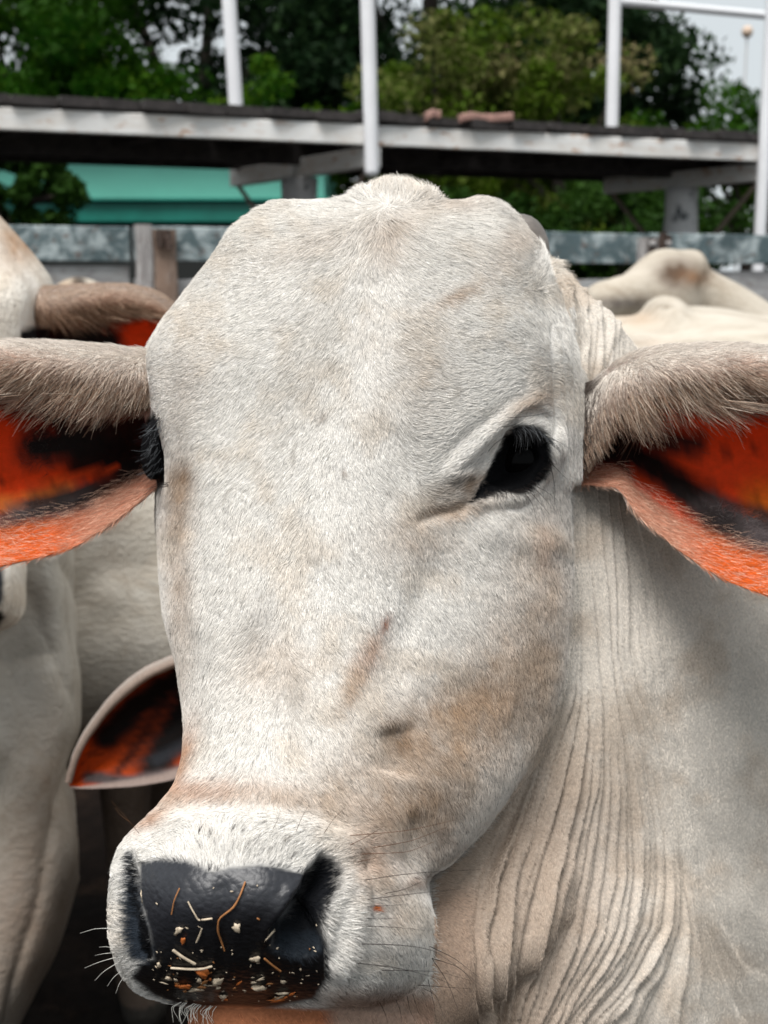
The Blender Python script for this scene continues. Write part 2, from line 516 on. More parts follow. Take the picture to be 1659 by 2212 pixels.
def head_pieces(g):
    add_rings(g, loft(HEAD))
    frame_ell(g, 850, 502, .875, 142, 106, .045)         # poll knob
    frame_ell(g, 830, 500, .87, 190, 75, .04)
    frame_ell(g, 630, 508, .885, 105, 66, .04)
    frame_ell(g, 1030, 500, .89, 85, 66, .04)
    frame_ell(g, 340, 965, .862, 30, 72, .02, 0.12)       # far eye's lids
    frame_ell(g, 1150, 985, .838, 62, 95, .028, 0.35)     # near eye's lids
g = Geo()
head_pieces(g)
add_rings(g, loft(NECK, 12))
add_rings(g, loft(THROAT, 12))
frame_ell(g, 1205, 700, .935, 45, 150, .028, -0.2)
# lower jaw and lip
add_tube(g, [W(520, 2218, .682), W(690, 2200, .712), W(870, 2080, .785), W(1040, 1900, .86)],
         [(.032, .024), (.044, .034), (.055, .048), (.065, .055)], 28, side=RT)
V, Q = remesh(g, 0.0017)
px, py, d = P(V)
deepneck = smooth01(1230, 1280, px)
V = smooth(V, Q, 14, 0.55)
N = vnormals(V, Q)
px, py, d = P(V)
facing = -((V - CAM) / np.linalg.norm(V - CAM, axis=1)[:, None] * N).sum(1)      # >0 towards the viewer's side
front = smooth01(-0.1, 0.15, facing)

PAD = [(300,1862),(350,1856),(400,1860),(430,1872),(460,1884),(500,1874),(560,1866),(620,1876),(660,1886),(690,1905),(705,1950),(690,2010),(702,2045),(706,2085),(700,2125),(675,2155),(560,2180),(400,2172),(335,2150),(290,2112),(308,2082),(332,2072),(322,2005),(304,1945)]
NOS_R = [(690,1850),(712,1862),(728,1885),(724,1915),(703,1955),(690,2000),(696,2035),(670,2068),(622,2066),(586,2045),(588,2005),(625,1962),(655,1915),(668,1880)]
NOS_L = [(283,1838),(293,1850),(299,1900),(303,1945),(318,2000),(330,2060),(318,2080),(296,2068),(278,2030),(274,1960),(277,1890)]
EYE_R = [(1110,925),(1140,926),(1168,937),(1182,962),(1188,1000),(1172,1032),(1148,1056),(1125,1062),(1080,1059),(1045,1070),(1018,1082),(1046,1040),(1074,985),(1092,945)]
EYE_R_OPEN = [(1108,935),(1140,942),(1165,962),(1172,995),(1150,1035),(1120,1050),(1085,1050),(1052,1052),(1080,990)]

# the fan of folds down the throat: guides are x(y) lines, folds run between them
GY = [1040,1200,1300,1400,1500,1600,1700,1800,1900,2000,2100,2212,2400]
GUIDES = np.array([
 [1205,1212,1220,1225,1205,1172,1125,1075,1030,1018,1022,1036,1050],
 [1245,1255,1265,1272,1278,1275,1268,1250,1225,1195,1160,1130,1100],
 [1290,1305,1312,1318,1325,1335,1345,1350,1345,1320,1270,1205,1150],
 [1330,1340,1342,1340,1360,1400,1425,1445,1452,1440,1385,1290,1200],
 [1345,1385,1400,1405,1420,1450,1475,1495,1512,1545,1600,1660,1740],
 [1400,1480,1530,1560,1570,1575,1580,1600,1660,1750,1850,1950,2100]], float)
GC = np.array([0, 9, 19, 31, 41, 46.0])       # fold count reached at every guide
def fold_coord(px, py):
    G = np.stack([np.interp(py, GY, gx) for gx in GUIDES])
    s = np.zeros_like(px) - 1
    for i in range(len(GC) - 1):
        m = (px >= G[i]) & (px < G[i + 1])
        s = np.where(m, GC[i] + (GC[i + 1] - GC[i]) * (px - G[i]) / (G[i + 1] - G[i]), s)
    wdt = np.zeros_like(px) + 20
    for i in range(len(GC) - 1):
        m = (px >= G[i]) & (px < G[i + 1]); wdt = np.where(m, (G[i + 1] - G[i]) / (GC[i + 1] - GC[i]), wdt)
    return s, wdt

sd_pad = poly_sd(px, py, PAD); sd_nr = poly_sd(px, py, NOS_R); sd_nl = poly_sd(px, py, NOS_L)
sd_er = poly_sd(px, py, EYE_R); sd_open = poly_sd(px, py, EYE_R_OPEN)
face = smooth01(1262, 1235, px) * (d < 0.93) * front
jawx = np.interp(py, [1040, 1250, 1300, 1450, 1560, 1640, 1720, 1790, 1850, 1890, 1905, 2300],
                     [1238, 1240, 1238, 1222, 1195, 1150, 1100, 1050, 1000, 950, 935, 935])
isneck = ((px > jawx - 4) & (py > 1040)) | (d > 0.9)
disp = np.zeros(len(V))                                # metres along the normal

def gauss(x, y, rx, ry, rot=0):
    c, s_ = math.cos(rot), math.sin(rot)
    u = (px - x) * c + (py - y) * s_; v_ = -(px - x) * s_ + (py - y) * c
    return np.exp(-(u / rx)**2 - (v_ / ry)**2)
def stroke(pts, w, a, taper=True, edge=None):
    """raised (a > 0) or sunk line; edge = one-sided crease"""
    dd, t = seg_dist(px, py, pts)
    k = np.exp(-(dd / w)**2)
    if taper: k = k * np.clip(np.minimum(t, 1 - t) * 6, 0, 1)
    return a * 1e-3 * k

f = face
disp += f * 3.0e-3 * gauss(640, 560, 130, 120)
disp += f * stroke([(840,430),(820,500),(790,620)], 30, 3.0)
disp += f * stroke([(800,640),(750,800),(700,1000)], 60, -1.2)
disp += f * stroke([(1190,845),(1120,880),(1040,950),(975,1015),(960,1040)], 16, 3.4)     # vein over the eye
disp += f * stroke([(1150,850),(1090,880),(1010,940),(950,1000)], 14, -1.6)
disp += f * stroke([(1185,905),(1150,895),(1120,905),(1095,935),(1060,985),(1010,1060)], 13, -2.2)
disp += f * stroke([(1120,895),(1155,885),(1185,900),(1198,945),(1200,1000)], 6, -2.0)       # lid crease
disp += f * stroke([(1112,918),(1145,905),(1172,918),(1186,950)], 12, 2.2)
disp += f * stroke([(1188,690),(1199,800),(1204,900),(1201,965)], 5, -3.2)
disp += f * stroke([(1180,1010),(1160,1050),(1120,1075),(1060,1085),(1010,1095)], 10, 2.0)
disp += f * stroke([(1150,1085),(1120,1100),(1090,1095)], 5, -1.6)
disp += f * stroke([(1025,1085),(990,1100),(940,1112),(890,1130)], 14, -3.0)                 # tear groove
disp += f * stroke([(960,1040),(990,1030),(1030,1020)], 12, 1.8)
disp += f * stroke([(1020,1130),(1110,1160),(1180,1180),(1225,1150)], 34, 3.0)
disp += f * stroke([(960,1180),(900,1300),(850,1420),(800,1530)], 40, -2.6)
disp += f * stroke([(850,1560),(860,1620),(850,1680)], 45, -4.0)
disp += f * stroke([(890,1540),(1010,1490),(1080,1480)], 40, -2.0)
disp += f * stroke([(1180,1200),(1130,1400),(1080,1560),(960,1750)], 60, 2.5)
disp += f * stroke([(1095,1380),(1100,1480),(1085,1560)], 8, 1.0)
disp += f * stroke([(400,1130),(420,1250),(430,1400)], 16, 1.8)
disp += f * stroke([(385,1090),(375,1250),(400,1420)], 14, -1.8)
disp += f * stroke([(470,1500),(445,1620),(420,1690)], 22, -1.5)
# muzzle
disp += f * stroke([(330,1800),(420,1790),(540,1790),(660,1800),(745,1830),(775,1880)], 36, 4.6)
disp += f * stroke([(330,1752),(420,1742),(540,1738),(680,1755),(790,1800)], 22, -2.2)
disp += f * stroke([(755,1870),(770,1950),(750,2050),(730,2120)], 34, 5.0)
disp += f * stroke([(795,1830),(800,1930),(800,2000)], 12, -1.5)
disp += f * stroke([(905,1745),(890,1850),(900,1905)], 20, -3.0)
disp += f * stroke([(262,1850),(256,1950),(262,2060)], 22, 2.5)
disp += f * 3e-3 * gauss(850, 2030, 70, 70)
disp += f * stroke([(480,1885),(478,2000),(485,2170)], 9, -1.2)
disp += f * 2.5e-3 * gauss(400, 1950, 70, 60) + f * 2.5e-3 * gauss(580, 1940, 60, 60)
disp -= f * 24e-3 * smooth01(10, -22, sd_nr) * np.clip(1.15 - 0.75 * smooth01(1990, 2065, py), 0.3, 1)
disp -= f * 9e-3 * smooth01(4, -9, sd_nl) * np.clip(1.2 - 0.8 * smooth01(1880, 2060, py), 0.3, 1)
disp += f * stroke([(640,1895),(610,1950),(575,2000),(570,2045)], 12, 2.0)
disp += f * stroke([(735,1870),(738,1910),(715,1960),(702,2010),(708,2050)], 12, 2.5)
# near eye: opening sunk in behind the lids
disp -= f * 20e-3 * smooth01(4, -12, sd_open)
disp -= f * 4e-3 * smooth01(8, -6, sd_er) * (sd_open > -6)
# folds
s, wd = fold_coord(px, py)
s2 = s + 0.45 * fbm(px / 60, py / 260, seed=3) + 0.65 * fbm(px / 220, py / 520, seed=5)
tq = s2 * 0.5 - np.floor(s2 * 0.5)
prof = (tq**0.75 * smooth01(1.0, 0.80, tq) * 1.25) * (0.45 + 0.75 * smooth01(-.35, .35, fbm(s * .8, py / 240, seed=8)))
fi = np.floor(s2 * 0.5); amp_j = 0
amp = np.clip(wd * 2 * 0.00024, 0.0018, 0.0082) * (0.55 + 0.75 * (hashn(fi, fi * 0, fi * 0, 9))) * smooth01(9, 17, wd * 2)
fade = smooth01(-0.05, 0.7, s) * smooth01(45, 39, s) * (1 - .55 * smooth01(31, 41, s)) * np.where(isneck, 1, 0) * smooth01(0.0, 0.3, facing)
disp += (prof - 0.6) * amp * fade * 1.25
tc = s2 / 7.0 + .15 * fbm(px / 40, py / 200, seed=12); tc = tc - np.floor(tc)
disp += ((tc**0.8 * smooth01(1.0, .78, tc) * 1.3) - .5) * .0052 * fade * smooth01(22, 10, wd * 2)
s3 = s * 2.3 + 0.35 * fbm(px / 60, py / 200, seed=13)
disp += np.abs(np.sin(math.pi * s3 * 0.5))**0.7 * 0.0006 * fade * smooth01(12, 20, wd * 2)
uw = (px - .30 * py) / 26 + .9 * fbm(px / 70, py / 160, seed=17)
disp += isneck * front * smooth01(1370, 1430, px) * (px < 1850) * smooth01(1000, 1100, py) * (np.abs(np.sin(uw))**.6 - .6) * .0019 * smooth01(-.25, .35, fbm(px / 120, py / 200, seed=18))
# skin drawn down behind the eye
L = np.stack([np.interp(py, [560, 700, 850, 1000, 1080], xs) for xs in ([1150,1190,1205,1210,1205],[1215,1268,1262,1245,1240],[1260,1345,1300,1270,1260])])
u = np.where(px < L[1], (px - L[0]) / (L[1] - L[0]) * 4, 4 + (px - L[1]) / (L[2] - L[1]) * 4)
u = u + 0.5 * fbm(px / 50, py / 170, seed=21)
m = (u > 0) & (u < 8) & (py < 1060) & (py > 540)
disp += np.where(m, np.abs(np.sin(math.pi * u))**0.6 * 0.0036 * smooth01(540, 640, py) * smooth01(1075, 1030, py) * smooth01(0, 1, u) * smooth01(8, 7, u), 0) * front
disp += f * stroke([(1262,850),(1252,950),(1240,1045)], 7, 3.0, False) - stroke([(1275,850),(1266,950),(1252,1060)], 9, 5, False) * (px > 1240) * front
# broad lumps of the neck and a little unevenness everywhere
disp += isneck * front * (4e-3 * fbm(px / 220, py / 260, seed=31) + 1.0e-3 * fbm(px / 55, py / 110, seed=33))
disp += f * 0.8e-3 * fbm(px / 60, py / 60, seed=35)
V = V + N * disp[:, None]
V = smooth(V, Q, 1, 0.35)
N = vnormals(V, Q)
px, py, d = P(V)

# ---- coat colour, the hide's own except a painted sheen on the nose pad
def lerp(c, t, k): return c + (np.array(t) - c) * np.clip(k, 0, 1)[:, None]
TAN, RUST, BLACK = (0.42, 0.28, 0.175), (0.44, 0.20, 0.085), (0.005, 0.005, 0.006)
def coat_colour(X, Y, D, neck):
    gx = globals()
    c = np.tile(np.array((0.775, 0.745, 0.70)), (len(X), 1))
    nf = 0.5 + 0.5 * fbm(X / 26, Y / 26, seed=41, o=4); nb = 0.5 + 0.5 * fbm(X / 90, Y / 90, seed=44, o=4)
    c = lerp(c, (0.62, 0.52, 0.41), 0.40 * smooth01(0.45, 0.75, nb))
    def blob(x, y, rx, ry, rot, col, k):
        nonlocal c
        co, si = math.cos(rot), math.sin(rot)
        u = (X - x) * co + (Y - y) * si; v_ = -(X - x) * si + (Y - y) * co
        e = np.exp(-(u / rx)**2 - (v_ / ry)**2) * (0.55 + 0.9 * nf)
        c = lerp(c, col, k * e * (~neck))
    # head
    blob(840,520,40,60,0.4,TAN,.35); blob(700,520,150,35,-0.3,TAN,.18); blob(980,440,60,25,0,TAN,.3)
    blob(985,640,55,16,-0.5,TAN,.55); blob(1150,870,60,22,-0.5,TAN,.6); blob(1110,520,40,100,0.6,TAN,.3)
    blob(400,820,60,120,0,TAN,.15); blob(680,760,60,180,0.35,(0.42,0.38,0.33),.3); blob(900,800,80,150,0,TAN,.15)
    blob(1000,1050,75,28,-0.25,(0.20,0.15,0.11),.95); blob(985,1100,80,22,-0.2,TAN,.7)
    blob(395,1025,28,30,0,(0.22,0.15,0.1),.9); blob(385,1075,30,60,0,TAN,.6)
    blob(390,1250,30,260,0.0,TAN,.45); blob(900,1160,90,60,0,TAN,.35); blob(1140,1250,80,160,0.2,TAN,.25)
    blob(560,1340,35,60,0.4,(0.30,0.27,0.24),.45); blob(590,1440,90,70,0,TAN,.28); blob(640,1500,30,60,0,(0.3,0.25,0.2),.45)
    blob(795,1410,26,60,0.5,RUST,.5); blob(830,1345,9,20,0.5,(0.25,0.09,0.04),.95); blob(760,1480,22,60,0.4,TAN,.6)
    blob(1000,1520,110,40,-0.35,(0.30,0.21,0.14),.75); blob(860,1590,34,50,-0.3,(0.24,0.18,0.13),.8); blob(865,1605,9,18,0.3,BLACK,.6); blob(1175,1180,30,60,0,RUST,.3); blob(700,900,9,14,.3,(.2,.14,.1),.5); blob(742,1020,5,8,0,(.15,.1,.07),.7); blob(612,1295,5,5,0,(.1,.08,.06),.6); blob(870,1600,14,26,.3,(.16,.11,.08),.6)
    blob(960,1600,190,120,-0.5,TAN,.7); blob(1080,1480,80,150,0.3,TAN,.55); blob(900,1740,120,80,-.3,TAN,.75)
    blob(1180,1420,50,230,0.1,TAN,.5)
    blob(395,1640,22,80,0.25,RUST,.75); blob(450,1705,120,28,-0.05,RUST,.5); blob(330,1770,40,16,-.6,RUST,.6); blob(620,1720,120,30,0.1,TAN,.5)
    blob(740,1700,80,80,0,TAN,.35); blob(800,1850,50,70,0,RUST,.35); blob(850,1950,60,90,0,TAN,.35); blob(950,1830,50,60,0,(0.25,0.16,0.1),.55)
    blob(900,1900,40,14,-.3,(0.16,0.10,0.07),.8)
    for sx, sy in ((430,1800),(452,1806),(500,1792),(520,1798),(556,1780),(585,1838),(548,1818),(600,1790),(642,1800),(560,1845),(612,1822),(380,1798),(432,1830),(690,1812),(625,1858),(530,1838)):
        blob(sx, sy, 3.6, 3.2, 0, (0.05,0.04,0.035), 1.4)
    blob(811,1962,8,6,0,(0.5,0.13,0.03),1.5)
    rust_edge = smooth01(2110, 2165, Y) * smooth01(640, 740, X)
    c = lerp(c, (0.28, 0.13, 0.06), 0.75 * rust_edge * (~neck))
    # speckle of dirt
    sp = 0.6 * smooth01(0.76, 0.87, 0.5 + 0.5 * noise(X / 9, Y / 12, seed=51)) * smooth01(0.5, 0.7, 0.5 + 0.5 * fbm(X / 120, Y / 120, seed=52))
    c = lerp(c, (0.20, 0.16, 0.12), 0.5 * sp)
    # neck: greyer, with dusty patches
    nn = neck.astype(float)
    c = lerp(c, (0.77, 0.70, 0.615), 0.9 * nn)
    c = lerp(c, (0.54, 0.43, 0.33), nn * 0.5 * smooth01(0.4, 0.7, nb))
    c = lerp(c, (0.40, 0.37, 0.33), nn * 0.35 * smooth01(1540, 1640, X) * smooth01(1350, 1500, Y) * smooth01(0.35, 0.65, 0.5 + 0.5 * fbm(X / 130, Y / 130, seed=61)))
    c = lerp(c, (0.56, 0.36, 0.26), nn * 0.8 * smooth01(1060, 1000, X) * smooth01(1880, 1950, Y))
    c = lerp(c, (0.42, 0.31, 0.23), nn * 0.75 * smooth01(1500, 1150, X) * smooth01(1450, 1800, Y))
    # bare and dark skin
    k = (~neck)
    e = poly_sd(X, Y, EYE_R); c = lerp(c, BLACK, 1.0 * smooth01(9, 0, e + 5 * (nf - .5) * 2) * k)
    c = lerp(c, BLACK, smooth01(1.2, .98, np.hypot((X - 336) / 30, (Y - 972) / 76)) * (D > .82) * k)
    wet = smooth01(5, -5, poly_sd(X, Y, PAD) + 6 * (nf - .5)) * k * smooth01(-8, 4, poly_sd(X, Y, NOS_R))
    c = lerp(c, np.array((0.024, 0.025, 0.030)), wet); c = lerp(c, (0.008, 0.008, 0.009), wet * smooth01(1930, 2060, Y + .25 * (X - 480) + 40 * (nb - .5)))  # bluish sky sheen high on the pad, fading to black below, painted in
    e = poly_sd(X, Y, NOS_R); c = lerp(c, (0.012, 0.013, 0.016), smooth01(16, -6, e + 10 * (nf - .5)) * k)
    c = lerp(c, (0.02, 0.026, 0.034), smooth01(4, -10, poly_sd(X, Y, [(600,2010),(690,2005),(700,2060),(640,2075),(590,2060)])) * k)
    e = poly_sd(X, Y, NOS_L); c = lerp(c, (0.03, 0.038, 0.05), smooth01(10, -3, e + 8 * (nf - .5)) * k)
    c = lerp(c, BLACK, smooth01(4, -3, poly_sd(X, Y, [(284,1836),(294,1850),(300,1945),(322,2010),(333,2070),(320,2072),(306,2010),(290,1945),(284,1890)])) * k)
    lip = smooth01(2166, 2176, Y - 0.05 * np.abs(X - 500)) * (D < .80) * k
    c = lerp(c, (0.55, 0.37, 0.28), lip * (X < 1060) * smooth01(690, 740, X))
    c = lerp(c, (0.50, 0.19, 0.09), lip * smooth01(740, 690, X))
    return c, wet
def is_neck(X, Y, D):
    jx = np.interp(Y, [1040, 1250, 1300, 1450, 1560, 1640, 1720, 1790, 1850, 1890, 1905, 2300],
                   [1238, 1240, 1238, 1222, 1195, 1150, 1100, 1050, 1000, 950, 935, 935])
    return ((X > jx) & (Y > 1040)) | (D > 0.905)
ccol, wet = coat_colour(px, py, d, is_neck(px, py, d))

cow = empty('cow', (0.1, 0.85, 0.0), 'pale cream humped cow facing the viewer close up, straw crumbs on its wet black nose', 'cow')
# rest of the animal: trunk, hump, legs and tail behind the neck
gb = Geo()
def Gp(x, y, z): return np.array((x, y, z))
add_tube(gb, [Gp(.46,1.32,.98), Gp(.72,1.62,.98), Gp(1.05,2.1,.94), Gp(1.4,2.6,.97)], [(.25,.22), (.34,.27), (.36,.31), (.27,.24)], 36)
add_ell(gb, Gp(.85,1.72,1.26), (.12,.16,.12))
for (x, y) in ((.5,1.6), (.85,1.45), (1.28,2.6), (1.5,2.4)):
    add_tube(gb, [Gp(x,y,.95), Gp(x,y,.62), Gp(x,y+.02,.4), Gp(x,y,.12), Gp(x,y-.03,.04)], [(.11,.11),(.075,.08),(.055,.055),(.04,.045),(.055,.06)], 16)
add_tube(gb, [Gp(1.46,2.8,1.1), Gp(1.52,2.9,.9), Gp(1.53,2.9,.5)], [.035,.025,.05], 12)
vb, qb = remesh(gb, 0.014); vb = smooth(vb, qb, 10)
T0 = __import__('time').time()
FLOW = np.array([
(850,385,0,-1),(740,420,-.6,-.8),(960,420,.7,-.7),(820,500,0,1),(620,450,-.8,-.5),(520,540,-.95,-.2),(1050,440,.9,-.3),(1100,520,.8,.3),
(700,560,-.7,.6),(760,620,-.35,.9),(820,600,.05,1),(900,560,.6,.5),(960,600,.9,.1),(450,700,-1,0),(360,800,-1,.05),(600,700,-.8,.5),
(720,740,-.4,.9),(800,740,0,1),(900,740,.7,.35),(1050,700,1,-.05),(1150,780,1,-.1),(400,900,-.9,.3),(560,880,-.6,.75),(700,900,-.3,.95),
(820,920,.2,1),(940,900,.8,.1),(1050,880,.9,-.45),(1100,860,.8,-.6),(420,1020,-.7,.7),(600,1050,-.35,.95),(740,1080,0,1),(860,1060,.4,.8),
(960,1000,.7,-.4),(1000,960,.7,-.7),(450,1200,-.3,1),(600,1200,-.1,1),(760,1220,.15,1),(900,1200,.35,.9),(1050,1180,.5,.8),(1180,1120,.4,.9),
(400,1400,-.3,.95),(520,1400,-.6,.8),(570,1330,0,1),(640,1400,.25,.95),(800,1400,.25,.95),(1000,1400,.45,.9),(1150,1400,.3,.95),
(430,1600,-.3,.95),(550,1600,.1,1),(700,1600,.3,.95),(900,1600,.5,.85),(1080,1600,.45,.9),(400,1700,-.5,.8),(560,1720,0,1),(720,1720,.3,.9),(900,1750,.5,.8),
(330,1790,-.5,-.3),(420,1820,-.5,-.85),(478,1830,0,-1),(560,1830,.5,-.85),(650,1830,.6,-.6),(740,1830,.8,-.4),(770,1880,1,-.1),
(820,1900,.9,.3),(780,1960,1,.05),(860,2000,.8,.4),(760,2080,.8,.5),(860,2100,.6,.8),(730,2130,.3,.95),(800,2160,.3,.95),
(255,1850,-1,-.2),(250,1980,-1,0),(270,2090,-.8,.6),(310,1950,-1,.1),
(1230,700,.2,1),(1280,900,.1,1),(1300,1200,.1,1),(1500,1300,.3,1),(1200,1700,0,1),(1400,1800,.2,1),(1600,1700,.5,.9),(1200,2100,-.1,1),(1500,2100,.3,.95),(1220,560,.6,-.3),(1180,540,.6,-.6)])
def flow(X, Y):
    d2 = (X[:, None] - FLOW[None, :, 0])**2 + (Y[:, None] - FLOW[None, :, 1])**2
    w = 1 / (d2 + 900)**1.6
    v = w @ (FLOW[:, 2:] / np.hypot(FLOW[:, 2], FLOW[:, 3])[:, None])
    return v / (np.linalg.norm(v, axis=1)[:, None] + 1e-9)

def sample(v, q, nrm, w, n):
    """n random points on the quads, chosen with probability w * area"""
    ar = np.linalg.norm(np.cross(v[q[:, 2]] - v[q[:, 0]], v[q[:, 3]] - v[q[:, 1]]), axis=1) * w
    i = np.searchsorted(np.cumsum(ar) / ar.sum(), RNG.random(n)); i = np.minimum(i, len(q) - 1)
    a, b = RNG.random((2, n, 1))
    f = q[i]
    def mixq(x): return (x[f[:, 0]] * (1 - a) + x[f[:, 1]] * a) * (1 - b) + (x[f[:, 3]] * (1 - a) + x[f[:, 2]] * a) * b
    p, m = mixq(v), mixq(nrm)
    return p, m / (np.linalg.norm(m, axis=1)[:, None] + 1e-9), i

def strands(p, n, dir2, L, lift=0.3, curl=0.0, k=4, rad=1.7e-4, jit=0.16, sag=0.0):
    m = len(p)
    t = dir2[:, :1] * RT - dir2[:, 1:2] * UP
    t = t - (t * n).sum(1)[:, None] * n
    t /= np.linalg.norm(t, axis=1)[:, None] + 1e-9
    b = np.cross(n, t)
    ang = RNG.normal(0, jit, (m, 1))
    t = t * np.cos(ang) + b * np.sin(ang)
    L = np.broadcast_to(np.asarray(L, float), (m,))[:, None]
    lf = lift * (0.6 + 0.8 * RNG.random((m, 1)))
    pts = []
    cu = RNG.normal(0, 0.12, (m, 1)) + curl
    for j in range(k):
        s_ = j / (k - 1)
        pts.append(p + L * (t * s_ + n * lf * (s_ - 0.45 * s_ * s_) + b * cu * s_ * s_ - np.array((0, 0, sag)) * s_ * s_) - n * 2e-4 * (j == 0))
    pts = np.stack(pts, 1)
    r = rad * np.broadcast_to(np.linspace(1, 0.25, k), (m, k)) * (0.7 + 0.6 * RNG.random((m, 1)))
    return pts, r

# ------------------------------------------------------------------ ears (part of the body's skin)
EARS = {
 'R': [((1225,860),(1215,1036),.905,.98,.4),((1285,838),(1262,1046),.892,.84,.6),((1330,800),(1325,1052),.884,.50,.8),((1390,775),(1375,1108),.878,.36,1),
       ((1450,765),(1430,1158),.875,.25,1),((1530,762),(1500,1212),.872,.21,1),((1600,764),(1590,1262),.87,.14,1),((1680,775),(1680,1290),.868,.14,1),
       ((1780,815),(1800,1300),.866,.08,.9),((1880,900),(1900,1265),.865,.04,.7),((1960,1020),(1970,1210),.865,.02,.45),((2005,1110),(2008,1150),.865,.01,.15)],
 'D': [((590,1440),(640,1560),1.47,.05,.5),((520,1425),(590,1600),1.46,.06,.8),((415,1418),(500,1625),1.45,.05,1),((338,1441),(430,1662),1.445,.05,1),((268,1488),(345,1690),1.44,.05,.9),
       ((208,1556),(258,1700),1.44,.05,.7),((164,1632),(190,1703),1.44,.04,.4),((148,1690),(152,1700),1.44,.04,.15)],
 'L': [((400,800),(415,1020),.91,.8,.5),((335,776),(365,1036),.898,.43,.8),((260,768),(300,1086),.888,.335,1),((190,762),(225,1142),.88,.24,1),
       ((110,757),(150,1185),.876,.19,1),((30,756),(75,1206),.872,.14,1),((-60,765),(-20,1222),.87,.12,1),((-150,800),(-120,1215),.868,.07,.9),
       ((-230,880),(-220,1170),.866,.03,.6),((-280,990),(-275,1080),.865,.02,.2)]}
def ear_shell(st, flip, ru=70, wpts=None, inv=None):
    """returns verts, quads, u, v (0 lip .. 1 bottom rim), outer flag"""
    T = np.array([s[0] for s in st], float); B = np.array([s[1] for s in st], float)
    o = np.array([s[2:] for s in st], float)
    t = np.arange(len(st)); q = np.linspace(0, len(st) - 1, ru)
    A = pchip(t, np.concatenate([T, B, o], 1), q)
    CP = np.array([(1.0,-.020),(.8,-.031),(.45,-.034),(.1,-.024),(-.02,-.002),(0,.016)])   # x of the lip fraction
    rows = []
    for a in A:
        f = a[5]; s_ = a[6]
        cp = [(f * x if x > 0 else x, dd * s_) for x, dd in CP]
        cp += [(.14, .03 * s_), (.42, .038 * s_), (.70, .026 * s_), (.88, .008 * s_), (1.0, -.010 * s_)]
        cp = np.array(cp); tt = np.linspace(0, 1, len(cp))
        c = pchip(tt, cp, np.linspace(0, 1, 56))
        x = a[0] + (a[2] - a[0]) * c[:, 0]; y = a[1] + (a[3] - a[1]) * c[:, 0]
        rows.append(W(x, y, a[4] + c[:, 1]))
    I = np.stack(rows)                                   # inner surface
    n = np.cross(np.gradient(I, axis=0), np.gradient(I, axis=1)); n /= np.linalg.norm(n, axis=2)[..., None] + 1e-12
    if flip: n = -n
    uu = np.linspace(0, 1, ru)[:, None]
    vv = np.linspace(0, 1, 56)[None]
    U, Vv = np.broadcast_to(uu, I.shape[:2]), np.broadcast_to(vv, I.shape[:2])
    rip = 0.0010 * fbm(U * 30, Vv * 14, seed=71) + 0.0016 * np.sin(Vv * 60 + 3 * fbm(U * 4, Vv * 3, seed=72)) * (Vv > .45) * (Vv < .85)
    I2 = I + n * rip[..., None]
    th = 0.0035 * np.clip(np.minimum(vv * 12, (1 - vv) * 12), 0.25, 1)
    O = I + n * th[..., None] + n * (0.0012 * fbm(U * 22, Vv * 16, seed=73))[..., None]
    r, c, _ = I.shape
    ring = np.concatenate([I2, O[:, ::-1]], 1)           # closed section
    qd = grid_faces(r, 2 * c, True)
    v = ring.reshape(-1, 3)
    u_ = np.concatenate([U, U[:, ::-1]], 1).ravel(); v_ = np.concatenate([Vv, Vv[:, ::-1]], 1).ravel()
    outer = np.concatenate([np.zeros((r, c)), np.ones((r, c))], 1).ravel()
    if flip: qd = qd[:, ::-1]
    return v, qd, u_, v_, outer

